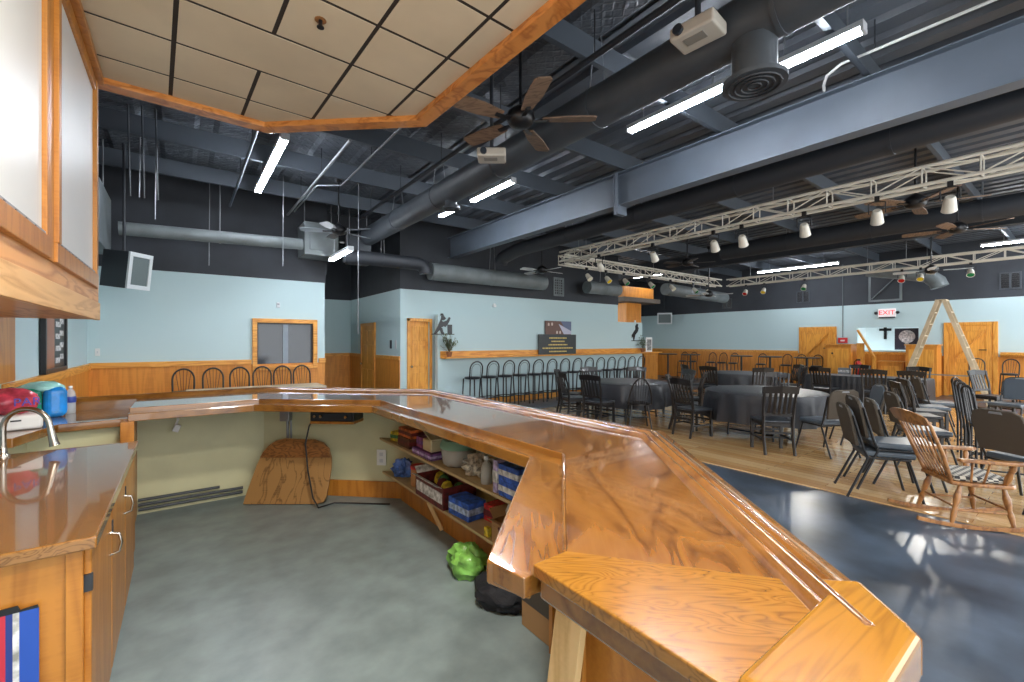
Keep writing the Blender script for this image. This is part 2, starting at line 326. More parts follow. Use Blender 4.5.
tag(MB().box((2.38, 13.2, 0), (2.62, 13.26, 2.02)).build('door_1', mat('door_dark', (38, 46, 52), .5), None, .01), 'dark door at the back of the recess', 'door', kind='structure')
# narrow panelled door on the recess wall (x = 4)
def panel_door(name, label, x0, y0, x1, y1, z1, nx, ny):
    L = math.hypot(x1 - x0, y1 - y0); ux, uy = (x1 - x0) / L, (y1 - y0) / L
    M = Matrix(((ux, nx, 0, x0), (uy, ny, 0, y0), (0, 0, 1, 0), (0, 0, 0, 1)))     # local x along the door, y out of the wall
    d = tag(MB().box((.06, .0, .01), (L - .06, .02, z1 - .07), 0, M).build(name, M_door), label, 'door', kind='structure')
    MB().box((0, 0, 0), (.07, .045, z1), 0, M).box((L - .07, 0, 0), (L, .045, z1), 0, M).box((.07, 0, z1 - .07), (L - .07, .045, z1), 0, M).build('casing', M_trimv, d, .005)
    p = MB(); a, b = .14, L - .14; m = (a + b) / 2
    for za, zb in ((.2, .85), (1.0, 1.5), (1.6, z1 - .2)):
        p.box((a, .02, za), (m - .04, .032, zb), 0, M).box((m + .04, .02, za), (b, .032, zb), 0, M)
    p.build('panels', M_door, d, .01)
    MB().ball(M @ Vector((L - .12, .06, .98)), .03).build('knob', M_chrome, d, 0, True)
panel_door('door_2', 'narrow golden panelled door in the recess wall', 4.0, 11.18, 4.0, 12.28, 2.08, -1, 0)
d = tag(MB().box((dx0 + .07, 9.66, .01), (dx1 - .01, 9.7, 2.06)).build('door_3', M_door), 'golden wooden door beside the half wall', 'door', kind='structure')
MB().box((dx0, 9.56, 0), (dx0 + .07, 9.72, 2.13)).box((dx0, 9.56, 2.06), (dx1, 9.72, 2.13)).box((dx1 - .01, 9.56, 0), (dx1 + .05, 9.6, 2.13)).build('casing', M_trimv, d, .005)
mb = MB()
for za, zb in ((.2, .85), (1.0, 1.5), (1.6, 1.95)): mb.box((4.31, 9.645, za), (4.45, 9.66, zb)).box((4.5, 9.645, za), (4.66, 9.66, zb))
mb.build('panels', M_door, d, .008)
MB().ball((4.29, 9.62, 1.0), .03).build('knob', M_chrome, d, 0, True)
def barn_door(name, label, y0, y1, z1, flip):
    d = tag(MB().box((XE - .035, y0 + .1, .02), (XE - .005, y1 - .1, z1 - .1)).build(name, M_door), label, 'door', kind='structure')
    MB().box((XE - .06, y0, 0), (XE, y0 + .1, z1)).box((XE - .06, y1 - .1, 0), (XE, y1, z1)).box((XE - .06, y0 + .1, z1 - .1), (XE, y1 - .1, z1)).build('casing', M_trimv, d, .006)
    mb = MB(); a, b = y0 + .12, y1 - .12; e = .04
    for q in ((a, .04, a + .12, z1 - .12), (b - .12, .04, b, z1 - .12)): mb.box((XE - .055, q[0], q[1]), (XE - .035, q[2], q[3]))
    for q in ((.04, .18), (z1 - .26, z1 - .12), (.98, 1.1)): mb.box((XE - .0552, a + .12, q[0]), (XE - .035, b - .12, q[1]))
    mb.build('frame_boards', M_trimv, d, .004)
    MB().bar((XE - .05, a + .14 if flip else b - .14, 1.12), (XE - .05, b - .14 if flip else a + .14, z1 - .28), .028, .11, (1, 0, 0)).build('brace', M_trim, d, .004)
    MB().tube([(XE - .06, y0 + .22, 1.35), (XE - .11, y0 + .22, 1.35), (XE - .11, y0 + .36, 1.35)], .014).build('handle', M_metal, d)
barn_door('door_4', 'golden barn door with one diagonal brace near the pub tables', 5.4, 6.54, 2.1, False)
barn_door('door_5', 'golden barn door with diagonal brace behind the stepladder', 1.66, 2.74, 2.14, False)

# ------------------------------------------------------------------ roof steel
def ibeam(name, x, y0, y1, z0, z1, m, label):
    r = tag(MB().box((x - .006, y0, z0 + .012), (x + .006, y1, z1 - .012)).box((x - .09, y0, z0), (x + .09, y1, z0 + .014)).box((x - .09, y0, z1 - .014), (x + .09, y1, z1)).build(name, m), label, 'beam', kind='structure')
    return r
b = ibeam('beam_roof', 5.3, -4, YN, 3.63, 4.12, M_steel, 'grey steel roof beam over the bar front')
MB().box((5.2, 4.3, 3.55), (5.21, 4.36, 4.12)).box((5.19, 4.3, 3.5), (5.4, 4.37, 3.63)).box((5.20, 4.37, 3.63), (5.294, 4.39, 4.1)).build('splice_plate', M_steel, b)
ibeam('beam_roof', 12.0, -4, 13.5, 3.7, 4.12, M_black, 'black steel roof beam beyond the lighting truss')
for i, y in enumerate((-.1, 1.35, 2.8, 4.25, 5.7, 7.15, 8.6, 10.1, 11.6, 13.0)):
    y1 = y
    tag(MB().box((XW, y1 - .004, 4.14), (XE, y1 + .004, 4.4)).box((XW, y1 - .05, 4.14), (XE, y1, 4.15)).box((XW, y1, 4.39), (XE, y1 + .05, 4.4)).build('purlin', mat('purlin_grey', (78, 86, 95), .5) if y < 9 else M_black), '%s grey roof purlin counting from the bar towards the window wall' % ORD[i], 'purlin', 'roof purlins', 'structure')

# ------------------------------------------------------------------ soffit with tiles over the bar
so = [(1.77, -2.5), (1.77, 3.69), (.66, 4.76), (-.85, 4.76)]
r = tag(MB().prism(so + [(-.85, -2.5)], 3.66, 4.1).build('ceiling_bar', mat('soffit_top', (60, 58, 54), .8)), 'dropped tiled ceiling over the bar with an oak border', 'ceiling', kind='structure')
ti = offset(so, .13)
mb = MB(); gr = MB(); ts = .51; x0 = -.08; y0 = 3.28
inside = lambda x, y: x < 1.64 and x > -.56 and y < 4.63 and (x + y) < 5.28
def clip(poly, a, b, c):          # keep a*x + b*y <= c
    out = []
    for i in range(len(poly)):
        p, q = poly[i], poly[(i + 1) % len(poly)]; fp = a * p[0] + b * p[1] - c; fq = a * q[0] + b * q[1] - c
        if fp <= 0: out.append(p)
        if fp * fq < 0: t = fp / (fp - fq); out.append((p[0] + t * (q[0] - p[0]), p[1] + t * (q[1] - p[1])))
    return out
ca, cb = (ti[2][1] - ti[1][1]), (ti[1][0] - ti[2][0])
cl = math.hypot(ca, cb); na, nb = ca / cl, cb / cl; ncst = na * ti[1][0] + nb * ti[1][1]
for i in range(-3, 5):
    for j in range(-13, 5):
        if j == 0 and i == 1: continue
        wd = 2 if (j == 0 and i == 0) else 1
        p = [(x0 + i * ts + .014, y0 + j * ts + .012), (x0 + (i + wd) * ts - .014, y0 + j * ts + .012), (x0 + (i + wd) * ts - .014, y0 + (j + 1) * ts - .014), (x0 + i * ts + .014, y0 + (j + 1) * ts - .014)]
        for h in ((1, 0, ti[0][0]), (-1, 0, .8), (0, 1, ti[2][1]), (0, -1, 2.4), (na, nb, ncst)):
            if len(p) > 2: p = clip(p, *h)
        if len(p) > 2: mb.prism(p, 3.628, 3.6315)
mb.build('tiles', M_tile, r)
MB().prism([(1.7, -2.5), (1.7, 3.66), (.63, 4.7), (-.8, 4.7), (-.8, -2.5)], 3.632, 3.636).build('grid', mat('tile_grid', (48, 40, 34), .7), r)
MB().sweep(so, [(0, 3.58), (0, 3.76), (.03, 3.76), (.03, 3.645), (.13, 3.645), (.13, 3.58)]).build('border', wood('soffit_oak', (170, 98, 36), (212, 140, 70), 0, (4, 4, 9), 1, 5, .35, .3), r, .006)
a_ = math.radians(2.2); P0 = Vector((.6, 4.7, 0)); r.matrix_world = Matrix.Translation(P0) @ Matrix.Rotation(a_, 4, 'Z') @ Matrix.Translation(-P0)
t = thing('sprinkler_head', 'small bronze sprinkler head in a tan ceiling tile', 'sprinkler', (.7, 2.95, 3.628))
MB().lathe([(.035, -.004), (.035, 0), (.01, 0)], (0, 0, 0)).build('escutcheon', M_rock, t, 0, True)
MB().lathe([(.012, 0), (.012, -.03), (.022, -.04), (.022, -.045), (.004, -.045)], (0, 0, -.004)).build('deflector', M_metal, t, 0, True)
for i, y in enumerate((-.6, 1.1)):  # unseen, taken from the steep ledge shadow and placed to brighten the aisle
    t = thing('downlight', '%s unseen recessed square downlight over the bar aisle' % ORD[i], 'light', (.55, y, 3.627), 0, 'bar downlights')
    MB().box((-.2, -.2, -.012), (.2, .2, 0)).build('bezel', M_fix, t)
    l = bpy.data.lights.new('lamp', 'AREA'); l.shape = 'SQUARE'; l.size = .34; l.energy = DOWN; l.color = (1, .93, .82); o = bpy.data.objects.new('lamp', l); C.objects.link(o); o.parent = t; o.location = (0, 0, -.016)

# ------------------------------------------------------------------ fluorescent strip lights
def strip(L):
    t = thing('strip_light', '', 'light')
    MB().box((-.05, -L / 2, .02), (.05, L / 2, .07)).build('housing', M_fix, t, .006)
    for sx in (-1, 1): MB().tube([(sx * .027, -L / 2 + .03, .002), (sx * .027, L / 2 - .03, .002)], .015, 8).build('tube', M_tube, t, 0, True)
    for sg in (-1, 1):
        MB().box((-.05, sg * (L / 2 - .011) - .011, -.015), (.05, sg * (L / 2 - .011) + .011, .02)).build('end_cap', M_fix, t); MB().tube([(0, sg * L / 3, .07), (0, sg * L / 3, .42)], .006, 6).build('hanger', M_wire, t)
    return t
s24, s12, s8 = Maker(lambda: strip(2.4)), Maker(lambda: strip(1.22)), Maker(lambda: strip(.7))
G = 'fluorescent strip lights'
s24.put(1.0, 7.1, 0, 'long lit fluorescent strip just beyond the tiled ceiling border', G, 4.05)
s12.put(4.2, 2.7, 0, 'lit fluorescent strip beside the round ceiling diffuser, duct side', G, 4.05)
s8.put(4.3, 1.45, 0, 'lit fluorescent strip past the round diffuser by the big grey beam', G, 4.05)
s12.put(4.08, 6.0, 0, 'lit fluorescent strip below the middle of the long round duct', G, 4.05)
s8.put(4.08, 7.45, 0, 'short lit fluorescent strip at the far end of the long round duct', G, 4.05)
s12.put(2.3, 8.25, 0, 'lit fluorescent strip hanging low above the recess', G, 3.15)
s24.put(16.2, 6.0, 0, 'long lit fluorescent strip along the far black wall', G, 4.0)
s24.put(16.2, .6, 0, 'lit fluorescent strip near the far wall over the stepladder end', G, 4.0)
s12.put(13.2, 9.6, 0, 'lit fluorescent strip over the orange booth roof', G, 3.9)
for x, y in ((9.0, -1.6), (13.4, -1.6), (4.2, -1.6), (7.9, -1.9), (10.2, -1.9), (15.3, -1.9), (16.8, -2.0)): s24.put(x, y, 0, 'unseen fluorescent strip added out of view to brighten the dance floor', G, 4.05)  # added strips out of view, put in to brighten the dance floor side

# ------------------------------------------------------------------ the bar
BT = 1.07
O = [(1.02, .19), (2.15, 1.46), (2.12, 4.15), (.75, 5.45), (-1.18, 5.45)]
I = [(.62, .93), (1.33, 1.63), (1.30, 3.72), (.5, 4.42), (-.33, 4.42)]
ST = [(.77, .8), (1.43, 1.5), (1.42, 3.84), (.56, 4.57), (-.33, 4.57)]
bar = thing('bar_counter', 'long angled oak bar counter with glossy veneer top and moulded rail', 'bar')
oi = offset(O, .13)
gold = [(.66, .8), (.77, .8), (1.06, .42), (1.0, .32), (.66, .32)]
MB().prism([ST[0], ST[1], ST[2], ST[3], (-.33, 4.57), (-.33, 5.32), oi[3], oi[2], oi[1], (1.06, .42)], BT - .045, BT).build('top', M_bar, bar, .004)
MB().prism([(x + .012, y - (.012 if y > .5 else 0)) if x < .7 else (x, y - .006) for x, y in gold], BT - .075, BT - .024).build('end_underlay', M_rail, bar, .006)
MB().prism(gold, BT - .024, BT + .006).build('end_veneer', M_bargold, bar, .004)
MB().prism(I + [ (-.33, 4.566), (.56, 4.566), (1.416, 3.836), (1.426, 1.504), (.767, .806), (.64, .806)], BT - .075, BT - .025).build('ledge', M_ledge, bar, .003)
MB().sweep([(.66, .81)] + I, [(-.012, BT - .085), (-.012, BT - .0245), (.003, BT - .0245), (.003, BT - .085)]).build('ledge_nosing', M_rail, bar, .006)
MB().sweep(ST[:1] + ST[1:], [(.0, BT - .03), (.0, BT + .005), (.009, BT + .005), (.009, BT - .03)]).build('step_bead', M_rail, bar, .004)
RP = [(-.01, BT - .05), (-.01, BT + .012), (.0, BT + .024), (.045, BT + .027), (.05, BT + .018), (.056, BT + .018), (.062, BT + .03), (.075, BT + .036), (.088, BT + .03), (.094, BT + .016), (.1, BT + .016), (.106, BT + .024), (.114, BT + .024), (.122, BT + .014), (.134, BT + .001), (.134, BT - .05)]
MB().sweep(O, RP).build('rail', M_rail, bar, 0, True)
MB().prism([(-.332, 4.5), (-.72, 4.47), (-.84, 4.0), (-1.18, 4.0), (-1.18, 5.33), (-.332, 5.33)], .955, 1.0).build('lower_top', M_bar, bar, .004)
MB().box((-1.18, 5.29, 1.0), (-.335, 5.325, BT - .002)).build('backsplash', M_rail, bar)
cp = [(.66, .18), (1.0, .18), (1.03, .2), (1.135, .3), (1.06, .37), (1.03, .325), (.66, .325)]
MB().prism(cp, BT - .05, BT + .032).build('end_cap', M_cap, bar, .012, seg=3)
MB().sweep([(-.336, 4.5), (-.72, 4.47), (-.84, 4.0), (-1.18, 4.0)], [(0, .945), (0, 1.004), (.014, 1.004), (.014, .945)]).build('return_nosing', M_rail, bar, .004)
OP = [(1.08, .42), (2.15, 1.46), (2.12, 4.15), (.75, 5.45), (-1.18, 5.45)]
MB().sweep(OP, [(.09, 0), (.09, BT - .06), (.115, BT - .06), (.115, 0)]).build('front_panel', M_cab, bar)
MB().sweep(OP, [(.115, 0), (.115, BT - .06), (.14, BT - .06), (.14, 0)]).build('inner_panel', M_cream, bar)
MB().box((-.37, 4.38, 0), (-.29, 4.46, BT - .08)).box((-.36, 4.46, 0), (-.33, 5.31, BT - .08)).build('end_post', M_cab, bar, .004)
MB().box((-.74, 4.56, .0), (-.37, 4.58, .95)).box((-.9, 4.04, 0), (-.88, 4.58, .95)).box((-.88, 4.56, 0), (-.74, 4.58, .95)).box((-1.16, 4.04, 0), (-.9, 4.06, .95)).build('return_panel', mat('return_paint', (206, 206, 168), .6), bar)
MB().sweep([(1.93, 4.115), (.72, 5.27), (.6, 5.295)], [(0.005, 0.005), (0.005, .17), (.025, .17), (.025, 0.005)]).build('baseboard', M_cab, bar, .004)
sy = lambda x: 6.0 - x
for z, xf, nm in ((.6, 1.6, 'upper_shelf'), (.265, 1.62, 'lower_shelf')):
    y_ = 1.75 if z > .5 else 1.99
    MB().prism([(xf, y_), (xf, sy(xf) - .03), (1.98, sy(1.98) - .03), (1.98, y_)], z, z + .022).build(nm, M_shelf, bar, .003)
MB().box((1.76, 2.05, 0.005), (1.78, 4.2, .265)).build('kick_board', M_cab, bar)
MB().box((1.5, 1.66, .005), (1.98, 1.685, BT - .08)).build('divider', M_cab, bar)
MB().bar((1.64, 3.35, .262), (1.74, 3.3, .02), .03, .03).build('shelf_prop', M_pine, bar)
MB().box((.78, .36, .005), (.93, .80, BT - .06)).build('cabinet_base', M_cab, bar)
MB().box((.765, .36, .02), (.78, .42, BT - .08)).box((.765, .74, .02), (.78, .8, BT - .08)).box((.765, .42, BT - .16), (.78, .74, BT - .08)).build('face_frame', M_cab, bar, .003)
# things under the bar
t = thing('board', 'pale raw pine board leaning under the near end of the bar', 'board', (.73, .74, 0.004))
MB().bar((-.07, .09, .0), (.0, 0, .965), .085, .02, (1, 0, 0)).build('plank', M_pine, t, .002)
# plywood board leaning on the panel
yy = 5.13
pb = [(-.02, 0), (.70, 0), (.76, .02), (.785, .07), (.80, .34), (.79, .44), (.755, .53), (.69, .59), (.6, .62), (.3, .63), (.21, .61), (.14, .56), (.09, .49), (.05, .36), (.0, .12)]
t = thing('plywood_board', 'rounded plywood board leaning against the cream panel under the bar', 'board', (.5, 5.0, .005), -.64)
M = Matrix.Rotation(PI / 2 - .3, 4, 'X')
MB().prism([(x, y) for x, y in pb], 0, .02, 0, M).build('sheet', M_ply, t, .004)
MB().prism([(.075, .44), (.785, .44), (.75, .525), (.69, .58), (.6, .61), (.3, .62), (.215, .6), (.15, .555), (.1, .49)], .02, .03, 0, M).build('top_patch', wood('plywood_dark', (96, 58, 24), (150, 98, 46), 0, (3, 3, 8), 2, 7, .55), t, .003)
t = thing('outlet_box', 'grey junction box with conduit above the leaning plywood board', 'outlet', (.86, 5.04, .83), -.64)
MB().cbox((0, 0, 0), (.1, .07, .11)).build('box', M_wire, t, .006)
MB().tube([(.0, .03, -.05), (.0, .04, -.36)], .014).tube([(.035, .03, -.05), (.035, .04, -.34)], .01).build('conduit', M_wire, t, 0, True)
t = thing('power_amplifier', 'dark slim amplifier mounted under the bar top', 'amplifier', (1.22, 4.5, .885), -.74)
MB().box((-.22, -.1, -.06), (.22, .12, .035)).build('chassis', M_metal, t, .008)
MB().box((-.2, -.112, -.045), (.2, -.1, .02)).build('faceplate', M_dark, t)
MB().box((-.22, -.1, -.085), (.22, .12, -.06)).build('bracket_board', M_cab, t, .003)
for k in (-.16, -.1, .15): MB().lathe([(.014, 0), (.014, .02), (.003, .02)], (k, -.112, -.01), 10, Matrix.Rotation(PI / 2, 4, 'X')).build('dial', M_chrome, t, 0, True)
tag(MB().tube([(1.05, 4.66, .87), (1.0, 4.66, .76), (.96, 4.63, .6), (.97, 4.57, .35), (1.0, 4.5, .1), (1.04, 4.46, .012), (1.2, 4.5, .012), (1.62, 4.14, .012)], .008).build('cord', M_metal, None, 0, True), 'black power cord hanging over the leaning plywood board', 'cord')
t = thing('cable_bundle', 'white cables and plug dangling under the bar by the end post', 'cables', (-.08, 5.25, .98))
MB().tube([(0, 0, 0), (.05, -.02, -.06), (.1, -.02, -.02), (.17, -.02, -.01), (.22, -.02, .01)], .012).tube([(.02, -.01, -.02), (.05, -.03, -.12), (.03, -.03, -.18)], .01).build('cable', M_white, t, 0, True)
MB().cbox((.04, -.04, -.2), (.05, .04, .07), Matrix.Rotation(.4, 4, 'Y')).build('plug', M_white, t, .006)
for i, (z, x1) in enumerate(((.05, .5), (.1, .5), (.15, .3))):
    tag(MB().tube([(-.32, 5.28 - .02 * i, z), (x1, 5.28 - .02 * i, z)], .014).build('pipe', M_duct, None, 0, True), ('lowest', 'middle', 'uppermost')[i] + ' dark pipe along the foot of the cream panel', 'pipe', 'pipes behind the bar')

def crumple(c, r, amp=.16, seg=28):
    mb = MB(); vs = []; h = seg // 2; ph = [random.uniform(0, 6) for _ in range(9)]; fs = []
    for i in range(h + 1):
        a = PI * i / h
        for k in range(seg):
            b = 2 * PI * k / seg; x, y, z = math.sin(a) * math.cos(b), math.sin(a) * math.sin(b), math.cos(a)
            j = 1 + amp * (math.sin(4 * x + 5 * y + ph[0]) * .5 + abs(math.sin(6 * z + 7 * x + ph[1])) * .5 - .3 + .4 * math.sin(11 * y - 9 * z + ph[2]) * math.sin(8 * x + ph[3]))
            vs.append((c[0] + r[0] * j * x, c[1] + r[1] * j * y, max(0, c[2] + r[2] * j * z)))
    for i in range(h): fs += [(i * seg + k, (i + 1) * seg + k, (i + 1) * seg + (k + 1) % seg, i * seg + (k + 1) % seg) for k in range(seg)]
    return mb.add(vs, fs)
# shelf goods
def crate(name, label, cat, x, y, z, d, rz, m, stripe=None, lid=None, opened=False, group=None):
    t = thing(name, label, cat, (x, y, z), rz, group); a, b, c = d
    if opened:
        q = .008; mb = MB().box((-a / 2, -b / 2, 0), (a / 2, b / 2, q)).box((-a / 2, -b / 2, q), (-a / 2 + q, b / 2, c)).box((a / 2 - q, -b / 2, q), (a / 2, b / 2, c)).box((-a / 2 + q, -b / 2, q), (a / 2 - q, -b / 2 + q, c)).box((-a / 2 + q, b / 2 - q, q), (a / 2 - q, b / 2, c))
        mb.build('box', m, t)
        MB().bar((0, b / 2, c), (0, b / 2 + .05, c + .05), a * .9, .004, (0, 0, 1)).bar((-a / 2, 0, c), (-a / 2 - .05, 0, c + .02), b * .9, .004).build('flap', stripe or m, t)
    else: MB().box((-a / 2, -b / 2, 0), (a / 2, b / 2, c)).build('box', m, t, .004)
    if stripe and not opened: MB().box((-a / 2 - .001, -b / 2 - .001, c * .32), (a / 2 + .001, b / 2 + .001, c * .68)).build('label_band', stripe, t)
    if stripe and opened: MB().box((-a / 2 - .002, -b / 2 + .02, c * .25), (-a / 2, b / 2 - .02, c * .75)).build('label_band', stripe, t)
    if lid: MB().box((-a / 2 - .004, -b / 2 - .004, c), (a / 2 + .004, b / 2 + .004, c + .018)).build('lid', lid, t, .003)
    return t
mc = lambda n, c, r=.5: mat(n, c, r, noise=.35 if n.startswith('print') else 0, nscale=26)
US, LS = .6235, .2885
orange, purple, maroon, blue, red, white, lilac, yel, dkg = mc('print_orange', (176, 92, 46)), mc('print_purple', (104, 62, 120)), mc('print_maroon', (92, 34, 34)), mc('print_blue', (46, 84, 168)), mc('print_red', (168, 44, 44)), mc('print_white', (214, 214, 206)), mc('print_lilac', (170, 156, 206)), mc('print_yellow', (206, 172, 50)), mc('print_green', (62, 110, 66))
crate('snack_box', 'yellow and green snack box at the far end of the upper shelf', 'box', 1.72, 4.12, US, (.12, .16, .09), .3, yel, dkg)
crate('snack_box', 'brown box under the orange one on the upper shelf', 'box', 1.78, 3.84, US, (.3, .26, .09), 0, mc('print_brown', (84, 48, 32)), maroon)
crate('snack_box', 'orange topped box stacked on the brown box under the bar', 'box', 1.78, 3.84, US + .09, (.28, .26, .08), .05, orange, maroon)
crate('snack_box', 'flat purple box lying under the cream tub', 'box', 1.73, 3.42, US, (.24, .36, .055), 0, purple, lilac)
crate('snack_box', 'pink purple box standing beside the cream tub', 'box', 1.7, 3.61, US, (.1, .08, .15), .1, mc('print_magenta', (128, 62, 108)), purple) if False else None
crate('snack_box', 'small magenta box on the flat purple box, behind the cream tub', 'box', 1.72, 3.53, US + .057, (.16, .1, .09), .0, mc('print_magenta', (128, 62, 108)), purple)
t = thing('food_tub', 'cream plastic tub with a raised lid on the purple box', 'tub', (1.7, 3.36, US + .057))
MB().box((-.07, -.08, 0), (.07, .08, .1)).build('body', mc('tub_cream', (202, 188, 150)), t, .012)
MB().bar((0, -.08, .1), (.02, .1, .15), .14, .012).build('lid', mc('tub_cream', (202, 188, 150)), t, .004)
t = thing('food_tub', 'round clear tub with sea green lid on the upper shelf', 'tub', (1.76, 3.05, US))
MB().lathe([(.11, 0), (.13, .02), (.14, .13), (.135, .135), (.12, .02)], seg=28).build('body', mat('tub_clear', (190, 190, 186), .2, alpha=.7), t, 0, True)
MB().lathe([(.145, .135), (.15, .14), (.15, .16), (.13, .2), (.02, .205)], seg=28).build('lid', mc('tub_green', (118, 156, 132)), t, 0, True)
t = thing('snack_bag', 'black and white striped snack bag behind the clear bottle', 'bag', (1.74, 2.71, US))
crumple((0, 0, .065), (.1, .12, .075), .5).build('bag', mat('bag_mono', (150, 144, 132), .3, noise=.6, nscale=22), t, 0, True)
t = thing('bottle', 'clear plastic bottle standing at the edge of the upper shelf', 'bottle', (1.67, 2.52, US))
MB().lathe([(.035, 0), (.04, .01), (.04, .11), (.03, .135), (.014, .15), (.014, .165)], seg=18).build('body', mat('bottle_clear', (206, 206, 200), .15, alpha=.6), t, 0, True)
MB().lathe([(.018, .165), (.018, .19), (.003, .19)], seg=14).build('cap', white, t, 0, True)
crate('snack_box', 'narrow lilac carton beside the blue and white boxes', 'box', 1.66, 2.33, US, (.1, .05, .21), 0, lilac, white)
crate('snack_box', 'lower of the two blue and white boxes on the upper shelf', 'box', 1.7, 2.19, US, (.18, .2, .1), 0, blue, white)
crate('snack_box', 'upper of the two blue and white boxes on the upper shelf', 'box', 1.7, 2.19, US + .1, (.18, .2, .1), .03, blue, white)
t = thing('wicker_basket', 'small woven basket with red bag at the near end of the upper shelf', 'basket', (1.72, 1.95, US))
MB().lathe([(.07, 0), (.09, .12), (.095, .13), (.085, .13), (.065, .01)], seg=16).build('body', mc('wicker', (150, 118, 72)), t, 0, True)
MB().ball((0, 0, .17), (.07, .08, .07), 12, .08).build('contents', red, t, 0, True)
# lower shelf
t = thing('snack_bag', 'blue and green clear bag at the far end of the lower shelf', 'bag', (1.72, 4.06, LS))
crumple((0, 0, .075), (.08, .1, .085), .5).build('bag', mat('bag_blue', (64, 92, 150), .25, noise=.5, nscale=14), t, 0, True)
t = thing('snack_canister', 'red lidded canister on the lower shelf', 'canister', (1.72, 3.72, LS))
MB().lathe([(.06, 0), (.065, .01), (.065, .15), (.06, .155)], seg=22).build('body', mc('can_tan', (176, 126, 78)), t, 0, True)
MB().lathe([(.069, .155), (.069, .18), (.01, .182)], seg=22).build('lid', red, t, 0, True)
t = crate('carton', 'open maroon and white carton hanging over the lower shelf edge', 'box', 1.76, 3.28, LS, (.3, .5, .17), 0, maroon, white, opened=True)
for k in range(5):
    MB().ball((random.uniform(-.06, .06), -.18 + k * .09, .11), (.055, .05, .06), 10, .1).build('wrapped_snack', (dkg, yel, maroon)[k % 3], t, 0, True)
crate('carton', 'blue carton lying before the maroon carton on the lower shelf', 'box', 1.72, 2.86, LS, (.16, .26, .13), .08, blue, mc('print_pale', (150, 166, 200)))
crate('carton', 'red box beside the blue carton on the lower shelf', 'box', 1.85, 2.66, LS, (.14, .12, .12), .1, red, maroon)
tag(MB().box((1.63, 2.44, LS), (1.66, 2.49, LS + .06)).build('tag', yel, None, .004), 'small yellow tag at the lower shelf edge', 'tag')
t = crate('gift_box', 'cardboard box with ribbon print and gift bags at the near end of lower shelf', 'box', 1.75, 2.2, LS, (.26, .36, .15), 0, M_card, M_card, opened=True)
MB().tube([(-.134, .1, .12), (-.134, .07, .07), (-.134, .09, .03)], .006).tube([(-.134, -.03, .03), (-.134, -.06, .07), (-.134, -.02, .1)], .012).build('ribbon_print', maroon, t, 0, True)
for k in range(4): MB().ball((random.uniform(-.03, .05), -.12 + k * .08, .17), (.05, .05, .07), 10, .15).build('foil_bag', (mc('foil', (190, 186, 188), .25), white)[k % 2], t, 0, True)
crate('carton', 'taped brown cardboard box on the floor under the bar', 'box', 1.68, 1.825, .005, (.3, .25, .44), 0, M_card, mc('tape_dark', (70, 62, 54))) 
t = thing('plastic_bag', 'bright green plastic bag on the floor under the shelves', 'bag', (1.58, 2.62, .005))
crumple((0, 0, .08), (.12, .14, .1), .32).build('bag', mat('bag_green', (120, 176, 84), .3, noise=.3, nscale=10), t, 0, True)
t = thing('tote_bag', 'black mesh bag slumped beside the green plastic bag', 'bag', (1.55, 2.2, .005))
crumple((0, 0, .06), (.13, .19, .08), .22).build('bag', mat('bag_black', (30, 32, 40), .7, bump=.3, bscale=120), t, 0, True)
MB().tube([(-.06, -.06, .14), (-.05, -.02, .2), (-.04, .04, .2), (-.03, .08, .14)], .008).build('handle', M_metal, t, 0, True)
t = thing('wall_plate', 'white outlet plate on the cream panel beside the shelves', 'outlet', (1.62, 4.365, .42), PI / 4 * -1)
MB().box((-.05, -.008, -.08), (.05, 0, .08)).build('plate', M_white, t, .003)
MB().box((-.018, -.011, .015), (.018, -.008, .05)).box((-.018, -.011, -.05), (.018, -.011 + .003, -.015)).build('sockets', M_fix, t)

# ------------------------------------------------------------------ sink counter, faucet, packs
t = thing('sink_cabinet', 'low oak cabinet with glossy veneer counter in the near corner', 'cabinet', (0, 0, 0))
MB().box((-1.15, 2.12, .868), (-.24, 3.98, .912)).build('countertop', M_counter, t, .006)
MB().box((-1.12, 2.17, .005), (-.285, 3.96, .868)).build('body', M_cab, t)
MB().box((-.325, 2.155, .01), (-.28, 2.17, .865)).build('end_stile', M_cab, t, .003); MB().box((-1.1, 2.155, .01), (-1.03, 2.17, .865)).build('end_stile', M_cab, t, .003)
for k, (a, b) in enumerate(((2.19, 2.76), (2.78, 3.36), (3.38, 3.94))):
    dd = MB().box((-.285, a, .06), (-.262, b, .85)).build('door', M_cab, t, .006)
    if k < 2: MB().tube([(-.262, b - .07, .73), (-.23, b - .07, .72), (-.222, b - .07, .68), (-.23, b - .07, .64), (-.262, b - .07, .63)], .006).build('handle', M_chrome, dd, 0, True)
    MB().box((-.288, a - .012, .70), (-.258, a + .006, .76)).build('hinge', M_dark, dd)
t = thing('wall_banner', 'red white and blue striped poster on the cabinet end', 'poster', (0, 2.153, 0))
for n, x0_, x1_, m in (('red_stripe', -.62, -.463, mc('banner_red', (184, 44, 62))), ('navy_stripe', -.463, -.447, mc('banner_navy', (36, 56, 128))), ('white_stripe', -.447, -.432, white), ('blue_stripe', -.432, -.387, mc('banner_blue', (36, 78, 170)))):
    MB().box((x0_, -.004, .05), (x1_, 0, .70)).build(n, m, t)
MB().prism([(-.62, .70), (-.387, .70), (-.39, .71), (-.43, .706), (-.436, .722), (-.62, .716)], 0, .005, 0, Matrix.Rotation(PI / 2, 4, 'X')).build('torn_edge', M_metal, t)
t = thing('faucet', 'brushed nickel gooseneck faucet on the sink counter', 'faucet', (-.85, 3.9, .912), -.35)
arc = [(0, 0, 0), (0, 0, .14)] + [(.11 - .11 * math.cos(a), 0, .17 + .11 * math.sin(a)) for a in [PI * k / 12 for k in range(13)]]
arc = arc[:-1] + [(.225, 0, .14)]
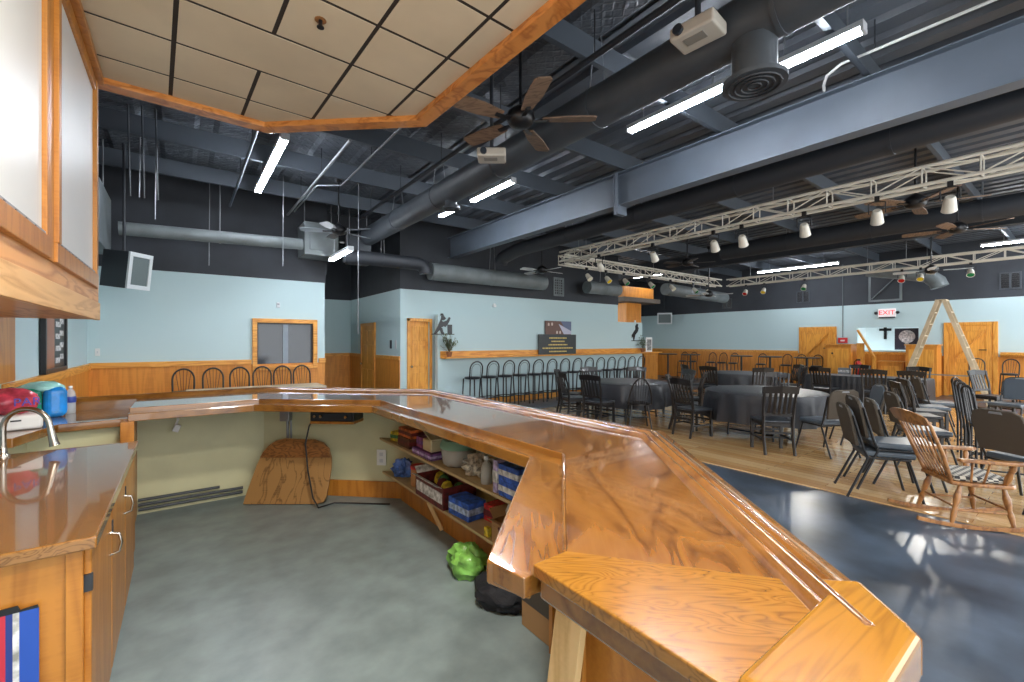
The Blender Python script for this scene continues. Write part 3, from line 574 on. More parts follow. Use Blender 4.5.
MB().tube(arc, .015, 12).build('neck', M_chrome, t, 0, True)
MB().lathe([(.03, 0), (.03, .012), (.02, .02), (.018, .06), (.008, .06)], seg=16).build('base', M_chrome, t, 0, True)
MB().tube([(.222, 0, .17), (.228, 0, .13), (.24, 0, .07), (.245, 0, .05)], [.016, .018, .022, .026], 12).build('spray_head', M_chrome, t, 0, True)
MB().tube([(0, -.02, .05), (0, -.06, .075)], .007).build('lever', M_chrome, t, 0, True)
t = thing('appliance', 'white tabletop appliance with black end on the bar behind the faucet', 'appliance', (-.93, 4.42, 1.002), .2)
MB().box((-.2, -.1, 0), (.15, .12, .1)).build('body', M_white, t, .02, seg=3)
MB().box((-.24, -.09, .005), (-.2, .11, .09)).build('end_panel', M_metal, t, .006)
MB().box((.0, -.103, .06), (.05, -.1, .07)).build('badge', M_metal, t)
t = thing('cup_pack', 'red plastic wrapped pack of party cups on the white appliance', 'pack', (-.94, 4.43, 1.103), .2)
crumple((0, 0, .085), (.15, .11, .09), .12).build('wrapper', mat('pack_red', (176, 62, 78), .2, noise=.35, nscale=14), t, 0, True)
text('PAR', .075, mc('ink_violet', (74, 56, 160)), t, (.085, -.112, .085), (PI / 2 - .05, 0, .25))
t = thing('towel_pack', 'green and blue plastic wrapped pack of paper towels on the bar', 'pack', (-.88, 4.98, 1.001), .2)
t.scale = (1.15, 1.0, 1.25)
MB().box((-.13, -.1, 0), (.0, .1, .19)).build('green_roll_row', mat('pack_green', (40, 140, 110), .2, noise=.25, nscale=9), t, .04, seg=4)
MB().box((.002, -.1, 0), (.12, .1, .19)).build('blue_roll_row', mat('pack_blue', (30, 130, 210), .2, noise=.2, nscale=9), t, .04, seg=4)
MB().ball((0, 0, .185), (.12, .09, .04), 14, .1).build('wrap_top', mat('pack_wrap', (150, 210, 205), .15, noise=.15, nscale=16), t, 0, True)
t = thing('water_bottle', 'clear water bottle with blue label beside the paper towels', 'bottle', (-.74, 5.12, 1.001))
MB().lathe([(.03, 0), (.033, .01), (.033, .15), (.026, .18), (.012, .2), (.012, .21)], seg=18).build('body', mat('water_clear', (214, 224, 228), .1, alpha=.45), t, 0, True)
MB().lathe([(.0335, .09), (.0345, .092), (.0345, .138), (.0335, .14)], seg=18).build('label_band', mc('bottle_blue', (48, 70, 150)), t, 0, True)
MB().lathe([(.014, .21), (.014, .225), (.002, .226)], seg=12).build('cap', M_white, t, 0, True)

# ------------------------------------------------------------------ hanging upper cabinet
t = thing('upper_cabinet', 'tall oak wall cabinet with white sliding panels over the sink', 'cabinet', (0, 0, 0))
xf = -.52
MB().box((-1.18, -1.2, 1.77), (xf - .03, 4.75, 1.80)).box((-1.18, 4.72, 1.80), (xf - .03, 4.75, 3.57)).box((-1.18, -1.2, 1.80), (-1.16, 4.72, 3.57)).build('carcass', M_cabh, t)
MB().box((xf - .03, -1.2, 1.765), (xf + .0, 4.76, 1.9)).build('bottom_plank', wood('plank_pale', (196, 142, 84), (226, 178, 118), 0, (9, .8, 9), 1, 5, .45), t, .003)
MB().box((xf - .03, -1.2, 1.9), (xf - .01, 4.76, 2.02)).build('apron', M_cabh, t)
f = MB()
for a, b in ((1.2, 3.05), (3.18, 4.56)):
    f.box((xf - .03, a, 2.0), (xf + .015, b, 2.1))
f.box((xf - .03, 3.05, 2.0), (xf + .0, 3.18, 3.6)).box((xf - .03, 3.18, 2.1), (xf + .02, 3.24, 3.6)).box((xf - .03, 4.56, 2.0), (xf + .005, 4.62, 3.6)).box((xf - .03, 4.62, 2.02), (xf - .01, 4.76, 3.6)).box((xf - .03, -1.2, 3.5), (xf, 4.56, 3.6))
f.build('face_frame', M_cab, t, .004)
for a, b in ((1.2, 3.05), (3.24, 4.56)):
    pn = MB().box((xf - .028, a, 2.13), (xf - .02, b, 3.52)).build('sliding_panel', M_panelw, t)
    MB().box((xf - .028, a, 2.1), (xf - .006, b, 2.13)).build('track', M_wire, pn, .003)
    MB().box((xf - .022, a, 2.13), (xf - .012, a + .03, 3.5)).build('edge_strip', M_wire, pn)
    mbn = MB()
    for k in range(12): mbn.cbox((xf - .008, a + .06 + k * (b - a - .1) / 12, 2.115), (.008, .02, .012))
    mbn.build('track_clips', M_metal, pn)
struct('trim_9', MB().box((XW, -1.2, 1.25), (XW + .02, 5.75, 3.6)), M_cab, 'oak panelling on the wall behind the sink')
MB().box((xf - .03, -1.2, 3.575), (xf + .04, 4.62, 3.626)).build('crown_moulding', M_cab, t, .006)
# framed sign on the west wall resting on the rail
t = thing('framed_sign', 'narrow framed sign with black and white panel beside the bar end', 'sign', (XW + .006, 7.2, 1.245))
MB().box((0, -.55, 0), (.05, -.5, 1.3)).box((0, .5, 0), (.05, .55, 1.3)).box((0, -.5, 0), (.05, .5, .05)).box((0, -.5, 1.25), (.05, .5, 1.3)).build('frame', M_metal, t, .004)
MB().box((0.005, -.5, .05), (.03, -.05, 1.25)).build('copper_panel', mc('copper', (160, 98, 66), .35), t)
mb = MB()
for k in range(5): mb.box((.03, .0, .1 + k * .14), (.034, .2 + .06 * (k % 2), .16 + k * .14)).box((.03, .22, .14 + k * .14), (.034, .4, .2 + k * .14))
MB().box((.005, -.05, .05), (.029, .5, 1.25)).build('black_panel', M_metal, t); mb.build('white_marks', white, t)
t = thing('wall_switch', 'white switch plate above the chair rail at the wall corner', 'switch', (XW + .12, YN - .002, 1.42))
MB().box((-.03, -.008, -.06), (.03, 0, .06)).build('plate', M_white, t, .003); MB().box((-.008, -.014, -.018), (.008, -.008, .018)).build('toggle', M_fix, t)

# ------------------------------------------------------------------ overhead equipment
def duct(name, label, pts, r, m, bands=True, seg=20):
    t = thing(name, label, 'duct', pts[0]); q = [Vector(p) - Vector(pts[0]) for p in pts]
    MB().tube(q, r, seg).build('pipe', m, t, 0, .8)
    if bands:
        for a, b in zip(q, q[1:]):
            n = max(2, int((b - a).length / 1.5)) if (b - a).length > 1 else 0
            for k in range(1, n):
                p = a.lerp(b, k / n); d = (b - a).normalized() * .015; MB().tube([p - d, p + d], r + .008, seg).build('seam_band', m, t, 0, .8)
                for sg in (-1, 1): e = Vector((-d.y, d.x, 0)).normalized() * r * .7 * sg; MB().tube([p + e, (p.x + e.x * .3, p.y + e.y * .3, 4.47 - pts[0][2])], .007, 6).build('hanger_rod', M_wire, t)
    if bands and not any((b - a).length > 1 for a, b in zip(q, q[1:])):
        for p in (q[0], q[2]): MB().tube([p, (p.x, p.y, 4.47 - pts[0][2])], .007, 6).build('hanger_rod', M_wire, t)
    return t
def elbow(p, a, b, r, n=6):       # quarter bend at corner p, from direction a to direction b
    p, a, b = Vector(p), Vector(a), Vector(b); c = p - a * r + b * r
    return [c - b * r * math.cos(k * PI / 2 / n) + a * r * math.sin(k * PI / 2 / n) for k in range(n + 1)]
t = duct('main_duct', 'long charcoal round duct running over the bar front', [(3.1, -3.5, 3.77), (3.1, 9.1, 3.77)], .18, M_duct)
def diffuser(t, y, r, zb):
    MB().lathe([(r * .7, 3.62 - 3.77), (r * .7, zb - 3.77 + .06), (r, zb - 3.77 + .03), (r, zb - 3.77), (.01, zb - 3.77)], (0, y + 3.5, 0), 24).build('diffuser_drop', M_duct, t, 0, True)
    mb = MB()
    for k in range(1, 5): mb.tube([(r * k / 5 * math.cos(a), r * k / 5 * math.sin(a) + y + 3.5, zb - 3.77 - .006) for a in [2 * PI * j / 20 for j in range(20)]], .007, 6, True)
    mb.build('diffuser_rings', M_dark, t)
diffuser(t, 1.4, .2, 3.33); diffuser(t, 5.6, .12, 3.5)
duct('branch_duct', 'slim grey round duct along the black wall by the speaker', [(-.75, 8.7, 3.27), (1.75, 8.7, 3.36)], .1, M_ductl)
duct('branch_duct', 'black round duct with a drop elbow over the recess', [(2.55, 8.9, 3.28)] + elbow((4.3, 8.9, 3.28), (1, 0, 0), (0, 0, -1), .2), .14, M_dark)
duct('branch_duct', 'light grey round duct over the wall of bar stools', [(4.55, 9.2, 3.2), (8.0, 9.2, 3.2)], .2, M_ductl)
duct('branch_duct', 'black round duct beside the big grey beam', [(5.95, -3.5, 3.78), (5.95, 7.7, 3.62)] + elbow((5.95, 8.4, 3.55), (0, 1, 0), (0, 0, -1), .25)[:5], .15, M_dark)
duct('branch_duct', 'short grey round duct with black end above the sign board', [(9.6, 9.1, 3.2), (11.0, 9.1, 3.2)], .19, M_ductl)
duct('branch_duct', 'grey round duct over the far corner beyond the booth', [(12.8, 8.6, 3.32), (16.6, 8.6, 3.25)], .2, M_ductl)
duct('branch_duct', 'grey round duct ending in an elbow before the black wall window', [(16.6, 4.2, 3.75), (16.7, 3.5, 3.6), (16.8, 2.9, 3.45), (16.85, 2.7, 3.25), (16.85, 2.65, 3.1)], .2, M_ductl)
duct('branch_duct', 'wide dark duct along the second roof beam', [(11.5, -3.5, 3.95), (11.5, 6.0, 3.95)], .2, M_dark)
def cabinet_unit(name, label, c, d, m):
    t = thing(name, label, 'air unit', c)
    MB().cbox((0, 0, 0), d).build('casing', m, t, .01)
    MB().cbox((0, -d[1] / 2 - .006, -d[2] * .1), (d[0] * .7, .012, d[2] * .5)).build('access_panel', m, t, .004)
    for sg in (-1, 1): MB().tube([(sg * d[0] * .4, 0, d[2] / 2), (sg * d[0] * .4, 0, 4.47 - c[2])], .01, 6).build('hanger_rod', M_wire, t)
cabinet_unit('air_handler', 'grey sheet metal air unit above the recess fan', (2.15, 9.25, 3.55), (.62, .6, .62), M_ductl)
cabinet_unit('air_handler', 'dark sheet metal air box at the end of the long duct', (2.95, 9.3, 3.5), (.45, .3, .6), M_duct)
cabinet_unit('air_handler', 'grey sheet metal air box behind the white panel cabinet', (-1.02, 8.5, 3.34), (.3, 1.2, .85), M_ductl)
def pipe(label, pts, r=.016, m=M_dark, name='conduit'):
    o = tag(MB().tube(pts, r, 8).build(name, m, None, 0, True), label, 'pipe')
    a, b = Vector(pts[0]), Vector(pts[1])
    if abs((b - a).z) < .5:
        for k in range(1, int((b - a).length / 1.4) + 1): p = a.lerp(b, k * 1.4 / (b - a).length); MB().tube([p, (p.x, p.y, 4.47)], .006, 6).build('strap_rod', M_dark, o)
pipe('black sprinkler pipe running beside the tiled ceiling', [(2.84, -3, 4.05), (2.84, 9.0, 4.05)], .028)
pipe('thin dark pipe crossing over the bar towards the window wall', [(.7, 4.9, 4.06), (.7, 9.5, 4.06)], .02, M_steel)
pipe('grey conduit over the low strip light near the recess', [(1.65, 5.5, 4.06), (1.65, 9.5, 4.06)], .02, M_wire)
pipe('grey conduit between tiled ceiling and long duct', [(2.05, 4.5, 4.1), (2.05, 7.3, 4.1), (1.75, 7.6, 4.12), (1.75, 9.4, 4.12)], .014, M_wire)
pipe('white conduit bending down beside the grey roof beam', [(4.95, -3, 4.2), (4.95, 1.45, 4.2), (5.0, 1.58, 4.17), (5.1, 1.64, 4.14), (5.18, 1.66, 4.12)], .013, M_white)
for i, (x, y, z0) in enumerate(((.36, 8.9, 2.86), (1.4, 8.5, 2.9), (2.44, 7.7, 1.72), (-.45, 7.6, 3.5), (-.3, 7.9, 3.3))):
    tag(MB().tube([(x, y, z0), (x + .01, y, 4.47)], .007, 6).build('hanging_rod', M_wire, None, 0, True), ('thin rod hanging over the six arch backed stools', 'thin rod hanging over the dark window', 'long pull cord hanging in front of the recess', 'first thin rod above the angled speaker', 'second thin rod above the angled speaker')[i], 'rod')
for i in range(3): tag(MB().tube([(-.5 + .13 * i, 7.0, 3.35), (-.52 + .13 * i, 7.0, 4.47)], .012, 6).build('hanging_rod', M_duct, None, 0, True), ('first', 'second', 'third')[i] + ' dark drop pipe beside the white panel cabinet', 'rod', 'dark drop pipes')
# speakers
def speaker(label, loc, rz, tilt, w, h, dp):
    t = thing('speaker', label, 'speaker', loc, rz); R = Matrix.Rotation(tilt, 4, 'X')
    poly = [(-w / 2, 0), (w / 2, 0), (w / 2 * .7, -dp), (-w / 2 * .7, -dp)]
    MB().prism(poly, -h / 2, h / 2, 0, R).build('cabinet', M_dark, t, .006)
    MB().box((-w / 2, .0, -h / 2), (w / 2, .03, -h / 2 + .06), 0, R).box((-w / 2, .0, h / 2 - .06), (w / 2, .03, h / 2), 0, R).box((-w / 2, 0, -h / 2 + .06), (-w / 2 + .05, .03, h / 2 - .06), 0, R).box((w / 2 - .05, 0, -h / 2 + .06), (w / 2, .03, h / 2 - .06), 0, R).build('front_frame', mc('speaker_white', (198, 204, 206)), t, .004)
    MB().box((-w / 2 + .05, 0, -h / 2 + .06), (w / 2 - .05, .018, h / 2 - .06), 0, R).build('grille', mat('speaker_grille', (92, 104, 104), .6, bump=.2, bscale=300), t)
    MB().tube([(0, -dp * .5, h / 2 - .02), (0, -dp * .5, 4.46 - loc[2])], .018).build('mount_pole', M_dark, t, 0, True)
speaker('angled speaker with white front frame hanging by the black wall', (-.5, 8.3, 2.6), face(.75, -.66), -.12, .36, .52, .45)
speaker('small speaker with white front frame on the far wall', (17.2, 11.6, 2.6), face(-.8, -.6), -.1, .62, .5, .45)
# projectors
def projector(label, x, y, z, rz):
    t = thing('projector', label, 'projector', (x, y, z), rz)
    MB().box((-.15, -.11, -.045), (.15, .11, .045)).build('body', mc('projector_cream', (186, 180, 168), .45), t, .018, seg=3)
    MB().tube([(-.08, -.11, .0), (-.08, -.135, .0)], .034, 16).build('lens', M_glass, t, 0, True)
    MB().box((-.08, -.06, -.05), (.06, .02, -.045)).build('vent_panel', mc('projector_grey', (130, 126, 118)), t, .003)
    MB().tube([(0, 0, .045), (0, 0, 4.46 - z)], .02).box((-.07, -.07, .045), (.07, .07, .065)).build('ceiling_mount', M_dark, t)
projector('cream projector hanging beside the round ceiling diffuser', 2.78, 1.62, 3.68, face(1, .1))
projector('white projector hanging below the nearest ceiling fan', 2.62, 3.85, 3.56, face(.6, .8))
# ceiling fans
def fan(label, x, y, z, L, m, n=5, a0=0, rod_top=4.45, group='ceiling fans'):
    t = thing('ceiling_fan', label, 'ceiling fan', (x, y, z), a0, group)
    MB().lathe([(.02, .16), (.07, .13), (.12, .09), (.13, .03), (.1, -.02), (.05, -.04), (.01, -.045)], seg=20).build('motor', M_metal, t, 0, True)
    MB().tube([(0, 0, .14), (0, 0, rod_top - z)], .014).lathe([(.06, 0), (.05, -.05), (.015, -.08)], (0, 0, rod_top - z), 14).build('down_rod', M_metal, t, 0, True)
    for k in range(n):
        M = Matrix.Rotation(2 * PI * k / n, 4, 'Z') @ Matrix.Rotation(.2, 4, 'X')
        b = MB().prism([(.2, -.05), (L * .6, -.08), (L * .96, -.075), (L, -.05), (L, .05), (L * .96, .075), (L * .6, .08), (.2, .05)], .015, .027, 0, M).build('blade', m, t)
        MB().box((.1, -.02, .005), (.26, .02, .016), 0, M).build('blade_iron', M_metal, b)
M_bld = wood('fan_blade_wood', (84, 66, 52), (126, 102, 82), 0, (1, 9, 9), 2, 5, .5); M_bldd = mat('fan_blade_dark', (64, 60, 58), .5); M_bldw = mat('fan_blade_white', (200, 204, 204), .5)
fan('nearest dark ceiling fan under the bar soffit edge', 2.46, 3.15, 3.58, .68, M_bld, 5, -.7)
fan('grey ceiling fan hanging in front of the recess air unit', 2.2, 8.0, 3.5, .62, mat('fan_blade_grey', (110, 116, 122), .4), 5, .3)
fan('wood bladed ceiling fan just under the near lighting truss', 8.0, 1.5, 3.45, .72, M_bld, 5, .1)
fan('dark wood ceiling fan beyond the near truss, over the ladder side', 10.7, 1.46, 3.5, .72, M_bld, 5, .5)
fan('white ceiling fan hanging over the stepladder', 13.6, 2.28, 3.17, .66, M_bldw, 4, .2)
fan('dark ceiling fan over the middle round table', 9.5, 5.8, 3.4, .6, M_bldd, 5, .2)
fan('white ceiling fan in front of the wall speaker', 12.7, 7.05, 2.97, .66, M_bldw, 4, .3)
fan('pale ceiling fan over the end of the bar stools', 7.07, 8.2, 3.3, .64, M_bldw, 4, .0)
# lighting truss
def truss(label, p, q):
    p, q = Vector(p), Vector(q); d = (q - p).normalized(); s = Vector((-d.y, d.x, 0)); t = thing('lighting_truss', label, 'truss', p); h = .105; L = (q - p).length
    cs = [s * a * h + Vector((0, 0, b * h)) for a in (-1, 1) for b in (-1, 1)]
    for c in cs: MB().tube([c, c + d * L], .022, 8).build('chord', M_alu, t, 0, True)
    n = int(L / .45); mb = MB()
    for k in range(n):
        a, b = d * (L * k / n), d * (L * (k + 1) / n)
        for i, j in ((0, 1), (2, 3), (0, 2), (1, 3)):
            i2, j2 = (i, j) if k % 2 else (j, i)
            mb.tube([a + cs[i2], b + cs[j2]], .009, 5).tube([a + cs[i], a + cs[j]], .009, 5)
    mb.build('lacing', M_alu, t)
    mb = MB()
    for f in (.08, .5, .92): mb.tube([d * L * f + Vector((0, 0, .105)), d * L * f + Vector((0, 0, 4.14 - p.z))], .006, 5)
    mb.build('suspension_cable', M_wire, t)
TZ = 3.52
truss('aluminium lighting truss nearest the bar, running beside the big beam', (7.0, -1.6, TZ), (7.0, 7.38, TZ))
truss('aluminium lighting truss crossing over the bar stool end', (7.16, 7.6, TZ), (14.3, 7.6, TZ))
truss('aluminium lighting truss farthest from the bar, before the far wall', (14.5, -1.6, TZ), (14.5, 7.38, TZ))
def parcan():
    t = thing('stage_light', '', 'stage light')
    R = Matrix.Scale(.68, 4) @ Matrix.Rotation(.75, 4, 'X')
    MB().lathe([(.06, .0), (.075, .03), (.085, .1), (.1, .24), (.105, .26), (.095, .26), (.09, .24)], (0, 0, -.13), 18, R @ Matrix.Rotation(PI, 4, 'X')).build('can', M_alu, t, 0, True)
    MB().lathe([(.094, -.246), (.09, -.252), (.01, -.256)], (0, 0, -.13), 18, R).build('lens', mc('lens_clear', (230, 226, 200), .15), t, 0, True)
    MB().tube([(-.08, 0, -.17), (-.08, 0, -.04), (0, 0, -.01), (.08, 0, -.04), (.08, 0, -.17)], .008, 6).build('yoke', M_metal, t)
    MB().box((-.025, -.025, -.03), (.025, .025, .04)).build('clamp', M_metal, t)
    return t
pc = Maker(parcan)
gel = {'red': mc('gel_red', (190, 30, 30), .2), 'green': mc('gel_green', (20, 120, 70), .2), 'yellow': mc('gel_yellow', (230, 200, 60), .2), 'clear': None}
LIT = []
def light(x, y, rz, col, label, lit=0):
    r = pc.put(x, y, rz, label, 'stage lights on the truss', TZ - .17)
    if lit: LIT.append((r, lit))
    if gel[col]:
        for c in r.children:
            if c.name.startswith('lens'):
                me = c.data.copy(); me.materials.clear(); me.materials.append(gel[col]); c.data = me
for i, y in enumerate((1.0, 1.65, 2.45, 3.3, 3.75, 4.9, 6.2)): light(6.895, y, face(.9, .2), 'clear', '%s clear stage light along the truss nearest the bar' % ORD[i], {2: 45, 5: 45}.get(i, 0))
for i, (x, c) in enumerate(((7.9, 'clear'), (8.6, 'yellow'), (9.3, 'green'), (10.4, 'green'), (11.4, 'clear'), (12.6, 'green'), (13.4, 'clear'))): light(x, 7.495, face(0, -1), c, '%s stage light, %s lens, along the truss over the stool end' % (ORD[i], c))
for i, (y, c) in enumerate(((.85, 'clear'), (1.75, 'green'), (2.6, 'yellow'), (2.95, 'red'), (5.1, 'green'), (6.2, 'yellow'), (6.75, 'red'))): light(14.395, y, face(-1, -.1), c, '%s stage light, %s lens, along the farthest truss' % (ORD[i], c), {1: 110, 2: 110, 4: 90}.get(i, 0))
for r_, e in LIT:
    l = bpy.data.lights.new('lamp', 'SPOT'); l.energy = e; l.spot_size = 1.6; l.spot_blend = .7; l.shadow_soft_size = .08; l.color = (1, .95, .86)
    o = bpy.data.objects.new('lamp', l); C.objects.link(o); o.parent = r_; o.location = (0, .15, -.275); o.rotation_euler = (.75, 0, 0)

# ------------------------------------------------------------------ furniture makers
def slat_chair():
    t = thing('dining_chair', '', 'chair')
    MB().prism([(-.2, -.2), (.2, -.2), (.225, .21), (-.225, .21)], .435, .47).build('seat', M_vinyl, t, .012)
    for sx in (-1, 1):
        MB().bar((sx * .2, .19, 0), (sx * .2, .19, .436), .04, .04, (0, 1, 0)).build('leg', M_chair, t, .004)
        MB().tube([(sx * .19, -.27, 0), (sx * .19, -.21, .25), (sx * .19, -.2, .45), (sx * .2, -.23, .7), (sx * .205, -.3, .95)], [.02, .022, .024, .02, .018], 6).build('leg', M_chair, t, 0, .8)
    mb = MB()
    mb.add([(x, y + dy, z) for dy in (0, .022) for x, y, z in ((-.23, -.29, .86), (0, -.335, .87), (.23, -.29, .86), (.235, -.31, .955), (0, -.36, .975), (-.235, -.31, .955))],
           [(0, 1, 4, 5), (1, 2, 3, 4), (6, 11, 10, 7), (7, 10, 9, 8), (0, 6, 7, 1), (1, 7, 8, 2), (5, 4, 10, 11), (4, 3, 9, 10), (0, 5, 11, 6), (2, 8, 9, 3)])
    for k in range(5):
        x = -.13 + k * .065; c = .03 * (1 - (x / .2) ** 2); mb.bar((x, -.205 - c * .5, .56), (x, -.28 - c, .875), .036, .012, (0, 1, 0))
    mb.bar((-.19, -.215, .56), (.19, -.215, .56), .02, .045)
    mb.build('backrest', M_chair, t)
    mb = MB()
    for sx in (-1, 1): mb.bar((sx * .195, -.22, .2), (sx * .2, .19, .2), .018, .025)
    mb.bar((-.195, -.02, .2), (.195, -.02, .2), .018, .025).bar((-.2, .19, .28), (.2, .19, .28), .018, .03).bar((-.19, -.21, .3), (.19, -.21, .3), .018, .03).box((-.2, -.2, .39), (.2, .2, .435))
    mb.build('stretcher', M_chair, t)
    return t
def bow_chair():
    t = thing('dining_chair', '', 'chair')
    MB().lathe([(.19, .43), (.215, .44), (.215, .46), (.2, .47), (.02, .46)], seg=20).build('seat', M_chair, t, 0, True)
    for sx in (-1, 1):
        MB().tube([(sx * .2, .18, 0), (sx * .14, .12, .44)], [.012, .02], 8).build('leg', M_chair, t, 0, True)
        MB().tube([(sx * .2, -.2, 0), (sx * .14, -.13, .44)], [.012, .02], 8).build('leg', M_chair, t, 0, True)
    bow = [(.2 * math.cos(a), -.15 - .14 * math.sin(a), .46 + .47 * math.sin(a)) for a in [PI * k / 14 for k in range(15)]]
    mb = MB().tube(bow, .014, 8)
    for k in range(7):
        x = -.12 + k * .04; mb.tube([(x * .9, -.17, .46), (x * 1.2, -.15 - .14 * math.sqrt(1 - (x * 1.2 / .2) ** 2), .46 + .46 * math.sqrt(1 - (x * 1.2 / .2) ** 2))], .006, 6)
    mb.build('backrest', M_chair, t, 0, True)
    MB().tube([(-.17, .15, .2), (-.17, -.17, .2)], .009).tube([(.17, .15, .2), (.17, -.17, .2)], .009).tube([(-.17, 0, .2), (.17, 0, .2)], .009).build('stretcher', M_chair, t)
    return t
def banquet_chair(backm=M_fabric):
    t = thing('banquet_chair', '', 'chair')
    MB().prism([(-.2, -.19), (.2, -.19), (.22, .22), (-.22, .22)], .42, .48).build('seat', M_vinylb, t, .02, seg=3)
    R = Matrix.Translation((0, -.24, .5)) @ Matrix.Rotation(PI / 2 + .2, 4, 'X')
    sh = [(-.2, .02), (.2, .02), (.225, .32), (.2, .4), (.13, .435), (-.13, .435), (-.2, .4), (-.225, .32)]
    b = MB().prism(sh, -.012, .018, 0, R).build('backrest', backm, t, .008)
    MB().prism([(x * .94, .02 + (y - .02) * .95) for x, y in sh], -.03, -.012, 0, R).build('back_pad', M_vinylb, b, .008)
    MB().prism([(-.06, .395), (.06, .395), (.05, .418), (-.05, .418)], -.034, .022, 0, R).build('hand_slot', M_wire, b, .004)
    for sx in (-1, 1):
        MB().tube([(sx * .235, .27, 0), (sx * .205, .16, .41)], .0125, 8).build('leg', M_metal, t, 0, True)
        MB().tube([(sx * .225, -.34, 0), (sx * .205, -.16, .41), (sx * .21, -.2, .5), (sx * .225, -.29, .83)], .0125, 8).build('leg', M_metal, t, 0, True)
    MB().tube([(-.205, .16, .41), (.205, .16, .41)], .011).tube([(-.205, -.16, .41), (.205, -.16, .41)], .011).tube([(-.205, .18, .41), (-.205, -.18, .41)], .011).tube([(.205, .18, .41), (.205, -.18, .41)], .011).build('frame', M_metal, t, 0, True)
    return t
def arch_stool(spindles=True, name='bar_stool'):
    t = thing(name, '', 'stool')
    MB().lathe([(.16, .7), (.185, .71), (.19, .735), (.17, .755), (.02, .755)], seg=20).build('seat', M_vinyl, t, 0, True)
    for sx in (-1, 1):
        for sy in (-1, 1): MB().bar((sx * .18, sy * .18, 0), (sx * .15, sy * .15, .71), .024, .024, (0, 1, 0)).build('leg', M_metal, t)
    MB().bar((-.17, .17, .24), (.17, .17, .24), .02, .02).bar((-.17, -.17, .24), (.17, -.17, .24), .02, .02).bar((-.17, -.17, .24), (-.17, .17, .24), .02, .02).bar((.17, -.17, .24), (.17, .17, .24), .02, .02).build('footrest', M_metal, t)
    arch = [(-.165, -.14, .71), (-.17, -.17, .85)] + [(-.17 * math.cos(a), -.18 - .03 * math.sin(a), .95 + .17 * math.sin(a)) for a in [PI * k / 12 for k in range(13)]] + [(.17, -.17, .85), (.165, -.14, .71)]
    mb = MB().tube(arch, .016, 8)
    if spindles:
        for k in range(5):
            x = -.1 + .05 * k; mb.tube([(x * .7, -.15, .74), (x * 1.2, -.2, .95 + .165 * math.sqrt(1 - (x * 1.2 / .17) ** 2))], .005, 6)
    else:
        mb.tube([(-.12, -.15, .73), (-.125, -.175, .85)] + [(-.125 * math.cos(a), -.18 - .02 * math.sin(a), .94 + .12 * math.sin(a)) for a in [PI * k / 8 for k in range(9)]] + [(.12, -.15, .73)], .005, 6)
    mb.build('backrest', M_metal, t, 0, True)
    return t
def cloth_round(R, zt, zb, seg=96):
    mb = MB(); vs = [(0, 0, zt)]; fs = []
    rows = [(R * .5, zt, 0), (R * .97, zt, 0), (R, zt - .008, 0), (R + .012, zt - .06, .2)] + [(R + .012 + .03 * k / 5, zt - .06 - (zt - .06 - zb) * k / 5, .3 + .7 * k / 5) for k in range(1, 6)]
    ph = [random.uniform(0, 6) for _ in range(3)]
    for r, z, w in rows:
        for k in range(seg):
            a = 2 * PI * k / seg; q = w * (.03 * math.sin(13 * a + ph[0]) + .022 * math.sin(21 * a + ph[1]) + .012 * math.sin(34 * a))
            vs.append(((r + q) * math.cos(a), (r + q) * math.sin(a), z + (.015 * math.sin(4 * a + ph[2]) if z == zb else 0)))
    fs += [(0, 1 + k, 1 + (k + 1) % seg) for k in range(seg)]
    for i in range(len(rows) - 1): fs += [(1 + i * seg + k, 1 + i * seg + (k + 1) % seg, 1 + (i + 1) * seg + (k + 1) % seg, 1 + (i + 1) * seg + k) for k in range(seg)]
    return mb.add(vs, fs)
def cloth_rect(a, b, zt, zb):
    mb = MB(); per = []
    n = 30
    for (x0, y0), (x1, y1), m in (((-a, -b), (a, -b), 20), ((a, -b), (a, b), 60), ((a, b), (-a, b), 20), ((-a, b), (-a, -b), 60)):
        for k in range(m): per.append((x0 + (x1 - x0) * k / m, y0 + (y1 - y0) * k / m))
    N = len(per); vs = []; fs = []
    for i, (s, z) in enumerate(((0, zt), (.01, zt - .02), (.02, zt - .2), (.03, zb))):
        for k, (x, y) in enumerate(per):
            o = s + (.012 * math.sin(k * 2.1) if i >= 1 else 0); vs.append((x * (1 + o / a) if abs(x) >= a - 1e-6 else x, y * (1 + o / b) if abs(y) >= b - 1e-6 else y, z))
    fs.append(list(range(N)))
    for i in range(3): fs += [(i * N + k, i * N + (k + 1) % N, (i + 1) * N + (k + 1) % N, (i + 1) * N + k) for k in range(N)]
    return mb.add(vs, fs)
def round_table(x, y, R, where):
    t = thing('round_table', 'round folding table under black cloth, ' + where, 'table', (x, y, .012))
    MB().lathe([(R - .01, .715), (R, .72), (R, .738), (R - .01, .742), (.02, .742)], seg=48).build('table_top', mc('table_laminate', (120, 100, 80)), t, 0, True)
    for sx in (-1, 1):
        for sy in (-1, 1): MB().tube([(sx * .5, sy * .36, 0), (sx * .45, sy * .34, .715)], .016).build('leg', M_metal, t, 0, True)
    for sx in (-1, 1): MB().tube([(sx * .49, -.355, .1), (sx * .49, .355, .1)], .012).build('brace', M_metal, t)
    c = cloth_round(R + .012, .76, .3).build('tablecloth', M_cloth, None, 0, True); c.location = (x, y, .0)
    tag(c, 'black round tablecloth with soft folds, ' + where, 'tablecloth')
slat, bow, banq, stool, fstool = Maker(slat_chair), Maker(bow_chair), Maker(banquet_chair), Maker(lambda: arch_stool(False)), Maker(lambda: arch_stool(True))
DF = .012
T1, T2, T3 = (7.46, 5.93), (7.94, 3.43), (11.9, 5.75)
round_table(*T1, .84, 'nearest the bar stools')
round_table(*T2, .9, 'nearest the bar')
round_table(*T3, .84, 'farthest from the bar')
